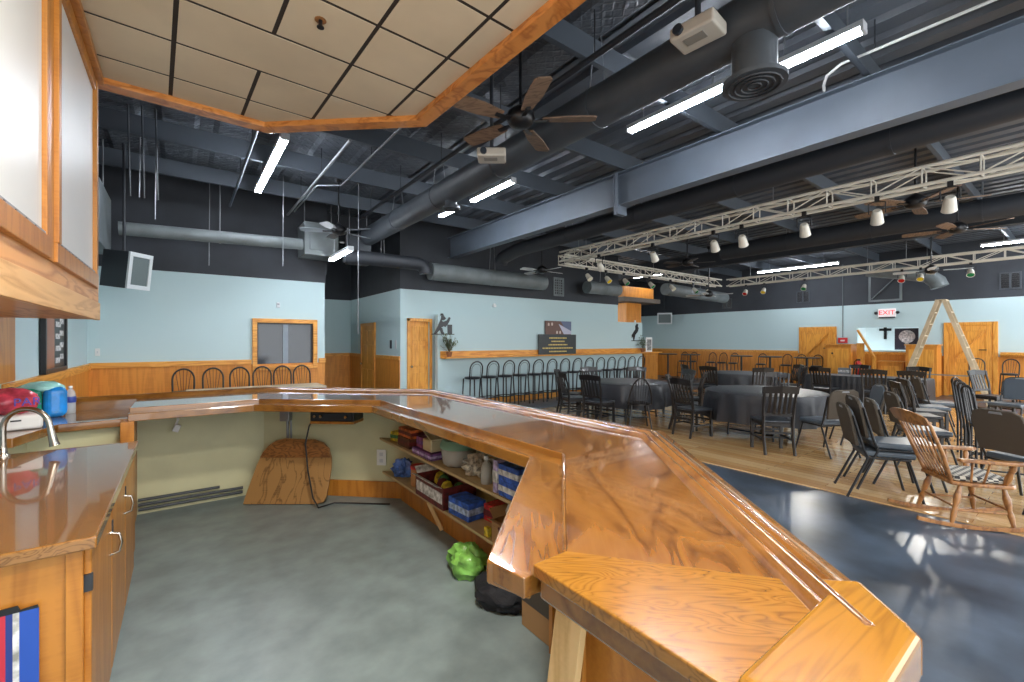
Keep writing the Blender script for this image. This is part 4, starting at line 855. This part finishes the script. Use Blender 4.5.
def around(mk, T, ang, r, label, group, z=DF, twist=0):
    a = math.radians(ang); x, y = T[0] + r * math.cos(a), T[1] + r * math.sin(a)
    return mk.put(x, y, face(T[0] - x, T[1] - y) + twist, label, group, z)
g1, g2, g3 = 'chairs around the table by the bar stools', 'chairs around the table nearest the bar', 'chairs around the farthest round table'
around(slat, T1, 126, 1.2, 'black slat back chair, first of the pair at the bar stool side of its table', g1)
around(slat, T1, 160, 1.2, 'black slat back chair, second of the pair at the bar stool side of its table', g1)
around(slat, T1, 193, 1.2, 'black slat back chair beside the bow back chair', g1, twist=-.1)
around(bow, T1, 228, 1.2, 'black bow back chair facing away at the table by the bar stools', g1)
around(slat, T1, 305, 1.2, 'black slat back chair, nearer of the pair turned sideways between two tables', g1)
around(slat, T1, 338, 1.2, 'black slat back chair, farther of the pair turned sideways between two tables', g1)
around(slat, T1, 75, 1.2, 'black slat back chair behind the first table, near the ledge', g1)
around(slat, T1, 30, 1.2, 'black slat back chair behind the first table, near the booth', g1)
around(slat, T2, 147, 1.24, 'black slat back chair with its back to the bar, beside the gap between tables', g2, twist=.35)
around(slat, T2, 119, 1.24, 'black slat back chair behind the one by the gap between tables', g2)
around(slat, T2, 208, 1.27, 'wide black slat back chair in front of the nearest round table', g2, twist=.28)
around(banq, T2, 241, 1.24, 'brown backed banquet chair turned at the nearest round table', g2)
around(banq, T2, 290, 1.24, 'slate padded banquet chair behind the brown backed one', g2, twist=.25)
around(slat, T2, 15, 1.24, 'black slat back chair on the far side of the nearest round table', g2)
around(slat, T3, 145, 1.2, 'black slat back chair at the bar stool side of the farthest table', g3)
around(slat, T3, 178, 1.2, 'black slat back chair, second at the bar stool side of the farthest table', g3)
around(slat, T3, 225, 1.2, 'black slat back chair in the middle before the farthest round table', g3)
around(slat, T3, 275, 1.2, 'black slat back chair, first of the pair between farthest and long table', g3)
around(slat, T3, 318, 1.2, 'black slat back chair, second of the pair between farthest and long table', g3)
# long table with pleated cloth, along y
t = thing('banquet_table', 'long folding table under the pleated black cloth', 'table', (13.1, 3.35, DF))
MB().box((-.37, -1.12, .715), (.37, 1.12, .742)).build('table_top', mc('table_laminate', (120, 100, 80)), t, .006)
for sx in (-1, 1):
    for sy in (-1, 1): MB().tube([(sx * .3, sy * .9, 0), (sx * .3, sy * .85, .715)], .016).build('leg', M_metal, t, 0, True)
c = cloth_rect(.38, 1.135, .76, .06).build('tablecloth', M_cloth, None, 0, True); c.location = (13.1, 3.35, 0); tag(c, 'pleated black cloth to the floor on the long table', 'tablecloth')
slat.put(12.4, 3.0, face(1, .15), 'black slat back chair standing at the middle of the long table', 'chairs at the long table', DF)
slat.put(12.4, 3.95, face(1, -.1), 'black slat back chair with striped seat at the far end of the long table', 'chairs at the long table', DF)
slat.put(12.42, 2.35, face(1, .05), 'black slat back chair, half hidden, at the ladder end of the long table', 'chairs at the long table', DF)
slat.put(13.9, 3.75, face(-1, 0), 'black chair behind the long table near the fire extinguisher', 'chairs at the long table', DF)
slat.put(13.9, 2.6, face(-1, 0), 'black chair behind the long table near the ladder', 'chairs at the long table', DF)

# stools at the blue ledge
for i in range(14): stool.put(5.5 + .475 * i, 8.9, 0, '%s black bar stool along the blue half wall, counting from the door' % ORD[i], 'bar stools at the blue ledge')
# ledge
t = thing('drink_ledge', 'long golden oak drink ledge on the blue half wall', 'ledge', (0, 0, 0))
MB().box((4.86, 9.02, 1.19), (12.5, 9.3, 1.225)).build('shelf', M_trim, t, .004)
MB().box((4.86, 9.275, 1.225), (12.5, 9.3, 1.36)).build('backboard', M_trim, t, .004)
# sign and pictures on the ledge
t = thing('sign_board', 'black board with five lines of gold lettering on the ledge', 'sign', (8.55, 9.24, 1.227))
MB().box((-.72, -.02, 0), (.72, 0, .56)).build('board', mc('sign_black', (52, 58, 60)), t, .003)
mb = MB(); random.seed(3)
for k, wd in enumerate((.66, .5, .72, 1.16, .66)):
    x = -wd / 2; mb = MB()
    while x < wd / 2:
        q = random.uniform(.03, .1); mb.box((x, -.023, .44 - k * .095), (min(x + q, wd / 2), -.02, .475 - k * .095)); x += q + .018
    mb.build('gold_lettering', mc('sign_gold', (214, 190, 110)), t); mb = MB()
t = thing('picture', 'mountain picture behind the black board on the ledge', 'picture', (8.6, 9.27, 1.227))
MB().box((-.5, -.018, .56), (.5, 0, .94)).box((-.5, -.018, 0.0), (.5, 0, .56)).build('canvas', mc('photo_brown', (104, 76, 66)), t)
MB().prism([(.08, .94), (.5, .94), (.5, .6), (.3, .68)], .018, .021, 0, Matrix.Rotation(PI / 2, 4, 'X')).build('sky_patch', mc('photo_slate', (92, 104, 132)), t)
MB().prism([(.0, .86), (.5, .66), (.5, .57), (.2, .57)], .021, .023, 0, Matrix.Rotation(PI / 2, 4, 'X')).build('snow_patch', mc('photo_pale', (186, 186, 204)), t)
mb = MB()
for x, z in ((-.38, .84), (-.25, .85), (-.06, .62), (.06, .62)): mb.prism([(x - .03, z - .04), (x + .03, z - .04), (x + .035, z + .02), (x, z + .05), (x - .035, z + .02)], .0205, .022, 0, Matrix.Rotation(PI / 2, 4, 'X'))
mb.build('pale_figures', mc('photo_cream', (200, 180, 170)), t)
# metal silhouettes
RX = Matrix.Rotation(PI / 2, 4, 'X')
t = thing('rider_silhouette', 'black metal cutout of a barrel racing rider on the blue half wall', 'wall art', (4.93, 9.292, 1.75))
MB().prism([(-.3, 0), (.3, 0), (.3, .02), (-.3, .02)], 0, .012, 0, RX).prism([(-.24, .02), (-.14, .2), (-.06, .36), (.0, .3), (.1, .34), (.16, .42), (.2, .4), (.16, .3), (.1, .22), (.06, .18), (.02, .2), (-.06, .16), (-.1, .1), (-.18, .02)], 0, .012, 0, RX).prism([(-.06, .34), (-.04, .46), (-.08, .44), (-.06, .5), (.0, .5), (.02, .45), (.08, .38), (.02, .34)], 0, .012, 0, RX).prism([(.12, .02), (.24, .02), (.24, .24), (.12, .24)], 0, .012, 0, RX).prism([(-.12, .16), (-.04, .02), (.04, .02), (.0, .08), (-.02, .16)], 0, .012, 0, RX).build('cutout', M_metal, t)
t = thing('rider_silhouette', 'black metal cutout of a bucking bronco rider at the wall end', 'wall art', (12.13, 9.292, 1.6))
MB().prism([(-.22, 0), (.22, 0), (.22, .02), (-.22, .02)], 0, .012, 0, RX).prism([(-.12, .02), (-.08, .02), (-.02, .2), (.12, .32), (.16, .44), (.08, .5), (.04, .42), (-.02, .38), (-.12, .28), (-.2, .2), (-.2, .1), (-.14, .16)], 0, .012, 0, RX).prism([(.0, .36), (-.02, .5), (.06, .58), (.14, .56), (.12, .5), (.1, .42)], 0, .012, 0, RX).build('cutout', M_metal, t)
# plants
def plant(label, x, y, z, s, n=26):
    t = thing('potted_plant', label, 'plant', (x, y, z))
    MB().lathe([(.05 * s, 0), (.075 * s, .1 * s), (.08 * s, .12 * s), (.06 * s, .12 * s)], seg=16).build('pot', mc('terracotta', (150, 96, 60)), t, 0, True)
    st = MB(); lf = MB()
    for k in range(n):
        a = random.uniform(0, 2 * PI); h = random.uniform(.25, .55) * s; o = random.uniform(.05, .22) * s; p = Vector((o * math.cos(a), o * math.sin(a) * .6, h))
        st.tube([(0, 0, .1 * s), (p.x * .4, p.y * .4, h * .6), p], .003, 4)
        for j in range(6):
            q = p * random.uniform(.55, 1.05); d = Vector((random.uniform(-1, 1), random.uniform(-1, 1), random.uniform(-.2, 1))).normalized() * .055 * s; w = d.cross(Vector((0, 0, 1))).normalized() * .02 * s if abs(d.z) < d.length * .95 else Vector((.02, 0, 0))
            lf.add([q, q + d * .5 + w, q + d, q + d * .5 - w], [(0, 1, 2, 3)])
    st.build('stems', mc('stem_brown', (96, 84, 56)), t); lf.build('leaves', mc('leaf_sage', (104, 122, 92), .6), t)
plant('sage green plant in a clay pot at the door end of the ledge', 4.99, 9.1, 1.227, 1.0, 44)
plant('sage green plant in a clay pot at the far end of the ledge', 12.3, 9.14, 1.227, 1.0)
t = thing('portrait', 'white framed portrait beside the plant at the far ledge end', 'picture', (12.95, 9.35, 1.227), face(-.1, -1) + PI)
MB().box((-.15, -.01, 0), (-.11, .02, .5)).box((.11, -.01, 0), (.15, .02, .5)).box((-.11, -.01, 0), (.11, .02, .05)).box((-.11, -.01, .43), (.11, .02, .5)).build('frame', M_white, t, .003)
MB().box((-.11, .0, .05), (.11, .015, .43)).build('print', mat('print_grey', (110, 112, 110), .5, noise=.5, nscale=12), t)
t = thing('cabinet', 'golden wooden cabinet at the far end of the blue half wall', 'cabinet', (12.9, 9.45, 0))
MB().box((-.36, -.2, .005), (.4, .35, 1.19)).build('body', M_cab, t); MB().box((-.39, -.28, 1.19), (.55, .4, 1.225)).build('top', M_trim, t, .004)
MB().box((-.3, -.215, .1), (.34, -.2, 1.1)).build('door', M_cab, t, .006)
# booth in the far corner
t = thing('booth', 'tall orange wood booth with a flat grey roof in the far corner', 'booth', (12.9, 10.3, 0))
MB().box((-.42, -.35, .005), (.42, .35, 2.95)).build('post', M_wains, t, .006)
MB().box((-1.0, -.75, 2.95), (1.0, .75, 3.1)).build('roof', mc('booth_roof', (104, 96, 88), .8), t, .01)
MB().box((-.75, -.5, 3.1), (.95, .5, 3.5)).build('loft_box', M_wains, t, .008)
MB().cbox((.05, -.36, 2.3), (.08, .02, .08)).build('switch_plate', M_white, t)
# window wall table and stools
t = thing('long_table', 'long pale topped table below the dark window', 'table', (1.05, 8.55, 0))
MB().box((-1.0, -.36, .775), (1.0, .36, .81)).build('table_top', mat('table_pale', (188, 172, 146), .4, noise=.08, nscale=4), t, .005)
MB().box((-1.002, -.365, .76), (1.002, .365, .775)).build('edge', M_chair, t)
for sx in (-1, 1):
    for sy in (-1, 1): MB().bar((sx * .9, sy * .3, 0), (sx * .9, sy * .3, .76), .05, .05, (0, 1, 0)).build('leg', M_metal, t)
for i, x in enumerate((.02, .44, .84, 1.2, 1.54, 1.88)): fstool.put(x, 9.22, PI, '%s fan back stool under the dark window, counting from the bar end' % ORD[i], 'fan back stools at the window wall').scale = (.88, .88, 1)
# pub tables and stools along the far wall
def pub():
    t = thing('pub_table', '', 'table')
    MB().lathe([(.36, 1.02), (.38, 1.03), (.38, 1.05), (.36, 1.06), (.02, 1.06)], seg=24).build('table_top', M_chair, t, 0, True)
    MB().tube([(0, 0, .04), (0, 0, 1.02)], .035, 10).build('post', M_metal, t, 0, True)
    MB().bar((-.3, 0, .02), (.3, 0, .02), .06, .04).bar((0, -.3, .02), (0, .3, .02), .06, .0398).build('base', M_metal, t)
    return t
pt = Maker(pub)
for i, y in enumerate((11.1, 10.05, 8.0, 7.0, 5.85)): pt.put(16.7, y, 0, '%s round black pub table along the far wall, counting from the far corner' % ORD[i], 'pub tables along the far wall')
for i, (x, y) in enumerate(((17.4, 10.85), (17.4, 10.4), (17.35, 9.55), (17.35, 9.1), (17.35, 8.65), (17.35, 7.6), (17.35, 6.75), (17.35, 6.3), (17.35, 5.8))):
    fstool.put(x, y, PI / 2, '%s black arch back stool along the far wall, counting from the far corner' % ORD[i], 'stools along the far wall')
fstool.put(17.4, 2.0, PI / 2 + .1, 'black fan back stool in front of the barn door by the ladder foot', 'stools along the far wall')
fstool.put(17.3, 1.4, PI / 2 - .1, 'black fan back stool under the wall ledge past the ladder', 'stools along the far wall')
t = thing('wall_ledge', 'oak drink ledge on the far wall past the barn door', 'ledge', (XE, .1, 1.28)); MB().box((-.3, -1.2, -.02), (-.048, 1.5, .015)).build('shelf', M_trim, t, .004); MB().box((-.3, -1.2, -.06), (-.28, 1.5, -.02)).build('apron', M_trim, t, .003)
# far wall objects
def counter_box(label, y0, y1, z1, x0=17.1):
    t = thing('service_counter', label, 'counter', (x0, (y0 + y1) / 2, 0)); w = (y1 - y0) / 2
    MB().box((0, -w, .005), (.6, w, z1 - .03)).build('body', M_wains, t); MB().box((-.03, -w - .03, z1 - .03), (.62, w + .03, z1)).build('top', M_trim, t, .004)
    MB().box((-.012, -w + .06, .12), (0, w - .06, z1 - .15)).build('front_panel', M_door, t, .006); return t
t = counter_box('golden wooden counter with round switch beside the barn door', 4.75, 5.45, 1.5); MB().ball((-.02, .15, 1.2), .03).build('switch', M_metal, t, 0, True)
counter_box('golden wooden counter behind the stepladder', 2.75, 3.42, 1.5)
counter_box('low orange counter with pale top under the far opening', 3.5, 4.1, .98, 17.3)
t = thing('gate_post', 'upright golden post by the fire extinguisher', 'post', (17.3, 4.55, 0)); MB().box((-.05, -.09, .005), (.05, .09, 1.5)).build('upright', M_door, t, .004); MB().box((-.06, -.1, 1.5), (.06, .1, 1.53)).build('cap', M_trim, t, .004)
t = thing('ramp_rail', 'slanting golden handrail by the far opening', 'rail', (17.2, 4.3, 0)); MB().bar((0, .3, 1.95), (0, -.12, 1.1), .05, .12, (1, 0, 0)).build('handrail', M_trim, t, .004); MB().box((-.04, -.16, .005), (.04, -.08, 1.14)).build('upright', M_door, t, .003)
t = thing('fire_extinguisher', 'red fire extinguisher beside the golden post', 'extinguisher', (16.7, 4.45, .552)); MB().lathe([(.06, 0), (.075, .02), (.075, .36), (.04, .42), (.02, .44)], seg=16).build('cylinder', mc('fire_red', (190, 36, 30), .3), t, 0, True); MB().box((-.02, -.05, .44), (.02, .05, .49)).build('valve', M_metal, t, .004); MB().tube([(0, .05, .46), (0, .1, .4), (0, .09, .15)], .01, 6).build('hose', M_metal, t, 0, True)
t = thing('stand', 'black stand carrying the fire extinguisher and boxes', 'stand', (16.7, 4.65, 0)); MB().box((-.25, -.35, .5), (.25, .35, .55)).build('top', M_metal, t, .006)
for sx in (-1, 1):
    for sy in (-1, 1): MB().bar((sx * .2, sy * .3, 0), (sx * .2, sy * .3, .5), .03, .03, (0, 1, 0)).build('leg', M_metal, t)
crate('box', 'small grey and white box on the black stand', 'box', 16.7, 4.8, .552, (.2, .3, .2), 0, mc('box_grey', (120, 126, 132)), white)
t = thing('fire_alarm', 'red fire alarm pull box on the far wall', 'alarm', (XE - .002, 5.22, 1.62)); MB().box((-.05, -.13, -.09), (0, .13, .09)).build('box', mc('alarm_red', (196, 40, 44)), t, .006); MB().box((-.056, -.06, -.03), (-.05, .06, .02)).build('pull_bar', M_white, t)
t = thing('exit_sign', 'lit white and red exit sign with two emergency lamps', 'sign', (XE - .002, 4.05, 2.5)); MB().box((-.05, -.22, -.13), (0, .22, .13)).build('box', mat('exit_white', (235, 225, 225), .4, emit=.25), t, .008)
text('EXIT', .2, mat('exit_red', (220, 50, 60), .5, emit=.5), t, (-.053, 0, 0), (PI / 2, 0, -PI / 2))
MB().ball((-.05, .27, .0), .05).ball((-.05, -.27, .0), .05).build('emergency_lamp', M_metal, t, 0, True); MB().box((-.05, -.2, -.17), (0, .2, -.13)).build('tray', M_dark, t)
t = thing('cross', 'dark wall cross inside the far opening', 'cross', (XE + .88, 4.3, 1.9)); MB().box((0, -.04, -.24), (.02, .04, .22)).box((0, -.16, .04), (.02, .16, .12)).build('body', M_chair, t, .004)
t = thing('picture', 'dark canvas print with pale round figure in the far opening', 'picture', (XE + .3, 3.63, 1.32), 0); MB().box((0, -.3, 0), (.03, .3, .68)).build('canvas', mc('canvas_dark', (52, 44, 56)), t, .004)
MB().lathe([(.2, 0), (.19, .004), (.01, .004)], (0, 0, .42), 20, Matrix.Rotation(-PI / 2, 4, 'Y')).build('pale_wreath', mat('canvas_pale', (186, 172, 170), .6, noise=.4, nscale=16), t)
MB().box((-.004, -.05, .05), (0, .05, .22)).build('pale_stem', mc('canvas_pale2', (170, 160, 150)), t)
t = thing('wall_shutter', 'dark framed shutter with a diagonal board on the black far wall', 'shutter', (XE - .012, 4.1, 3.32)); MB().box((-.03, -.42, -.45), (0, -.36, .45)).box((-.03, .36, -.45), (0, .42, .45)).box((-.03, -.36, .39), (0, .36, .45)).box((-.03, -.36, -.45), (0, .36, -.39)).build('frame', M_ductl, t); MB().box((-.012, -.36, -.39), (0, .36, .39)).build('board', M_dark, t); MB().bar((-.025, .33, -.36), (-.025, -.33, .36), .02, .09, (1, 0, 0)).build('brace', M_ductl, t)
def vent(label, loc, rz, w, h, m=M_dark, grid=False):
    t = thing('wall_vent', label, 'vent', loc, rz); MB().box((-w / 2, -.03, -h / 2), (-w / 2 + .03, 0, h / 2)).box((w / 2 - .03, -.03, -h / 2), (w / 2, 0, h / 2)).box((-w / 2 + .03, -.03, -h / 2), (w / 2 - .03, 0, -h / 2 + .03)).box((-w / 2 + .03, -.03, h / 2 - .03), (w / 2 - .03, 0, h / 2)).box((-.02, -.03, -h / 2), (.02, -.002, h / 2)).build('frame', M_ductl if grid else M_duct, t)
    mb = MB()
    for k in range(7): z = -h / 2 + .05 + (h - .1) * k / 6; mb.box((-w / 2 + .03, -.02, z - .012), (w / 2 - .03, -.008, z + .012))
    if grid:
        for k in range(5): x = -w / 2 + .05 + (w - .1) * k / 4; mb.box((x - .012, -.021, -h / 2 + .03), (x + .012, -.007, h / 2 - .03))
    mb.build('louvres', M_ductl if grid else M_metal, t); MB().box((-w / 2 + .02, -.006, -h / 2 + .02), (w / 2 - .02, 0, h / 2 - .02)).build('backing', M_metal, t)
vent('small dark double vent on the far black wall above the barn door', (XE - .012, 6.42, 3.2), PI / 2 * -1 , .42, .42)
vent('dark double vent on the far black wall above the ladder side', (XE - .012, 1.44, 3.24), -PI / 2, .4, .46)
vent('small dark vent on the far black wall beside the wall speaker', (XE - .012, 9.2, 3.15), -PI / 2, .4, .4)
vent('pale lattice vent on the black wall over the sign board', (8.9, 9.588, 3.2), 0, .42, .55, grid=True)
pipe('thin grey conduit down the far wall beside the barn door', [(XE - .03, 5.22, 1.72), (XE - .03, 5.22, 4.2)], .012, M_ductl)
# small wall devices
t = thing('security_camera', 'small white camera on the wall above the bar stools', 'camera', (6.6, 9.58, 2.55)); MB().lathe([(.06, 0), (.05, -.05), (.01, -.06)], seg=14).build('dome', M_white, t, 0, True); MB().box((-.03, -.02, -.01), (.03, .02, .04)).build('bracket', M_white, t)
t = thing('thermostat', 'small pale sensor on the wall above the dark window', 'sensor', (1.5, YN - .002, 2.3)); MB().box((-.03, -.02, -.05), (.03, 0, .05)).build('case', M_fix, t, .004); MB().box((-.02, -.023, .0), (.02, -.02, .03)).build('display', M_wire, t)
for i, y in enumerate((9.85, 10.15)): tag(MB().box((3.985, y - .05, 1.42), (3.998, y + .05, 1.62)).build('paper_notice', (M_fix, M_dark)[i], None), ('pale small notice on the recess wall', 'dark small notice at the recess corner')[i], 'notice')

# ------------------------------------------------------------------ stepladder
t = thing('stepladder', 'tall wooden A frame stepladder opened beside the barn door', 'ladder', (15.2, 2.35, 0))
ML = mat('ladder_wood', (196, 178, 148), .6, noise=.1, nscale=4); za = 2.6
for sy in (-1, 1):
    pr = MB(); W0, W1 = .26, .16
    for sx in (-1, 1): MB().bar((sx * W0, sy * .86, 0.005), (sx * W1, sy * .06, za), .03, .08, (0, 1, 0)).build('side_rail', ML, t, .003)
    for k in range(1, 9):
        f = k / 9.0; y = sy * (.86 + (.06 - .86) * f); w = W0 + (W1 - W0) * f
        MB().box((-w, y - .04, za * f - .012), (w, y + .04, za * f + .012)).build('step' if sy < 0 else 'rung', ML, t)
MB().box((-.2, -.1, za), (.2, .1, za + .03)).build('top_cap', ML, t, .004)
MB().box((-.235, -.62, .75), (-.225, .62, .78)).build('spreader', M_wire, t)

# ------------------------------------------------------------------ rocking chair
t = thing('rocking_chair', 'wooden spindle back rocking chair with a checked seat cushion', 'chair', (5.58, .72, 0), face(.62, -.78)); t.scale = (.93, .93, .9)
def rail(x): return MB().add([], [])
for sx in (-1, 1):
    pts = []
    for k in range(13):
        y = -.5 + k * .085; z = .022 + .22 * ((y + .02) ** 2); pts.append((sx * (.24), y, z))
    mb = MB()
    for a, b in zip(pts, pts[1:]): mb.bar(a, b, .03, .035)
    mb.build('rocker', M_rock, t, .003)
    for y, yt in ((.22, .17), (-.24, -.15)):
        p0 = Vector((sx * .24, y, .04)); p1 = Vector((sx * .2, yt, .41)); rs = [.014, .018, .024, .016, .026, .028, .018, .014]
        MB().tube([p0.lerp(p1, k / 7) for k in range(8)], rs, 10).build('leg', M_rock, t, 0, True)
    arm = MB().prism([(sx * .24, -.2), (sx * .3, -.2), (sx * .34, .1), (sx * .34, .24), (sx * .29, .28), (sx * .25, .22), (sx * .26, .0)], .64, .672).build('arm', M_rock, t, .008)
    p0 = Vector((sx * .235, .16, .44)); p1 = Vector((sx * .295, .19, .64)); MB().tube([p0.lerp(p1, k / 5) for k in range(6)], [.014, .024, .028, .018, .024, .014], 10).tube([(sx * .24, .0, .44), (sx * .285, .02, .64)], .009).tube([(sx * .235, -.09, .44), (sx * .27, -.1, .64)], .009).build('arm_support', M_rock, arm, 0, True)
    MB().tube([(sx * .19, -.21, .43), (sx * .225, -.3, .7), (sx * .25, -.42, 1.0)], [.016, .018, .014], 10).build('back_post', M_rock, t, 0, True)
MB().tube([(-.215, .2, .2), (.215, .2, .2)], .012).tube([(-.22, -.2, .2), (.22, -.2, .2)], .012).tube([(-.22, -.2, .17), (-.22, .2, .17)], .011).tube([(.22, -.2, .17), (.22, .2, .17)], .011).build('stretcher', M_rock, t, 0, True)
MB().prism([(-.22, -.23), (.22, -.23), (.27, -.05), (.27, .2), (.22, .25), (-.22, .25), (-.27, .2), (-.27, -.05)], .405, .44).build('seat', M_rock, t, .01)
mb = MB()
for k in range(7): x = -.15 + .05 * k; mb.tube([(x, -.2, .44), (x * 1.15, -.3 - .02, .7), (x * 1.3, -.42 - .03 * (1 - (x / .17) ** 2), .99)], .008, 6)
mb.build('spindles', M_rock, t, 0, True)
cr = MB(); n = 10
for k in range(n + 1):
    u = -1 + 2 * k / n; x = .28 * u; y = -.43 - .05 * (1 - u * u); zt = 1.09 - .05 * abs(u) ** 2.5; zb_ = .955 + .01 * u * u
    cr.add([(x, y, zb_), (x, y + .02, zb_), (x, y - .02, zt), (x, y - .042, zt)], [])
cr.f = [(0, 1, 2, 3), tuple(4 * n + i for i in (3, 2, 1, 0))] + [(4 * k + i, 4 * k + (i + 1) % 4, 4 * k + 4 + (i + 1) % 4, 4 * k + 4 + i) for k in range(n) for i in range(4)]; cr.m = [0] * len(cr.f)
cr.build('crest_rail', M_rock, t, .004)
def check():
    m = bpy.data.materials.new('checked_cotton'); m.use_nodes = True; nt = m.node_tree; L = nt.links.new; b = nt.nodes['Principled BSDF']; b.inputs['Roughness'].default_value = .8
    tc = nt.nodes.new('ShaderNodeTexCoord'); c1 = nt.nodes.new('ShaderNodeTexChecker'); c1.inputs['Scale'].default_value = 26; c1.inputs[1].default_value = lin((196, 190, 176)); c1.inputs[2].default_value = lin((52, 52, 54)); L(tc.outputs['Object'], c1.inputs[0]); L(c1.outputs[0], b.inputs['Base Color']); return m
MB().prism([(-.2, -.2), (.2, -.2), (.235, .0), (.23, .2), (.19, .225), (-.19, .225), (-.23, .2), (-.235, 0)], .441, .49).build('cushion', check(), t, .02, seg=3)

# ------------------------------------------------------------------ loose chairs round the rocking chair
R_ = face(.8, -.6)
gq = 'loose banquet chairs by the rocking chair'
for i in range(2):
    banq.put(5.8 + .05 * i, 1.36 - .07 * i, face(.5, -.86), ('lower', 'upper')[i] + ' brown backed banquet chair of the stack of two beside the rocking chair', gq, .012 + .085 * i)
banq.put(6.5, 1.3, face(.45, -.89), 'padded banquet chair directly behind the rocking chair back', gq, DF)
banq.put(7.55, 1.35, face(.5, -.86), 'padded banquet chair seen over the rocking chair arm', gq, DF)
slat.put(9.0, 1.65, face(.5, -.86), 'black padded side chair before the ladder foot, first of its row', 'side chairs near the ladder', DF)
slat.put(9.7, 1.7, face(.5, -.86), 'black padded side chair before the ladder foot, second of its row', 'side chairs near the ladder', DF)
banq.put(10.3, 1.75, face(.4, -.9), 'padded banquet chair in the middle of the row before the ladder', gq, DF)
banq.put(11.1, 1.75, face(.4, -.9), 'padded banquet chair behind the middle of the row before the ladder', gq, DF)
slat.put(13.4, 1.3, face(-.5, -.86), 'black slat back chair at the second ladder foot', 'side chairs near the ladder', DF)
banq.put(11.9, .95, face(-.93, .3), 'slate padded chair facing the bar beside the ladder leg', gq, DF)
def folding():
    t = thing('ladder_back_chair', '', 'chair')
    for sx in (-1, 1):
        MB().tube([(sx * .2, -.2, 0), (sx * .2, -.2, .5), (sx * .19, -.26, .98)], .013, 8).build('leg', M_metal, t, 0, True)
        MB().tube([(sx * .2, .2, 0), (sx * .19, .17, .6)], .013, 8).build('leg', M_metal, t, 0, True)
    MB().box((-.2, -.2, .6), (.2, .2, .64)).build('seat', M_vinyl, t, .012)
    a = [(-.19, -.26, .98)] + [(-.19 * math.cos(q), -.27, .98 + .1 * math.sin(q)) for q in [PI * k / 8 for k in range(1, 8)]] + [(.19, -.26, .98)]
    mb = MB().tube(a, .013, 8)
    for k in range(4): x = -.12 + .08 * k; mb.tube([(x, -.21, .64), (x, -.27, 1.05)], .006, 6)
    mb.build('backrest', M_metal, t, 0, True)
    MB().tube([(-.2, .2, .25), (.2, .2, .25)], .01).tube([(-.2, -.2, .25), (.2, -.2, .25)], .01).tube([(-.2, -.2, .18), (-.2, .2, .18)], .01).tube([(.2, -.2, .18), (.2, .2, .18)], .01).build('stretcher', M_metal, t, 0, True)
    return t
fc = Maker(folding)
for i, (x, y) in enumerate(((8.75, .95), (8.25, .85), (7.75, .75), (7.25, .65))): fc.put(x, y, face(.35, -.93), '%s black metal spindle back chair of the tight row past the rocking chair' % ORD[i], 'tight row of spindle back chairs', DF)
banq.put(6.55, .42, face(.8, -.5), 'wide backed banquet chair nearest the rocking chair arm, cut by the picture edge', gq, DF)
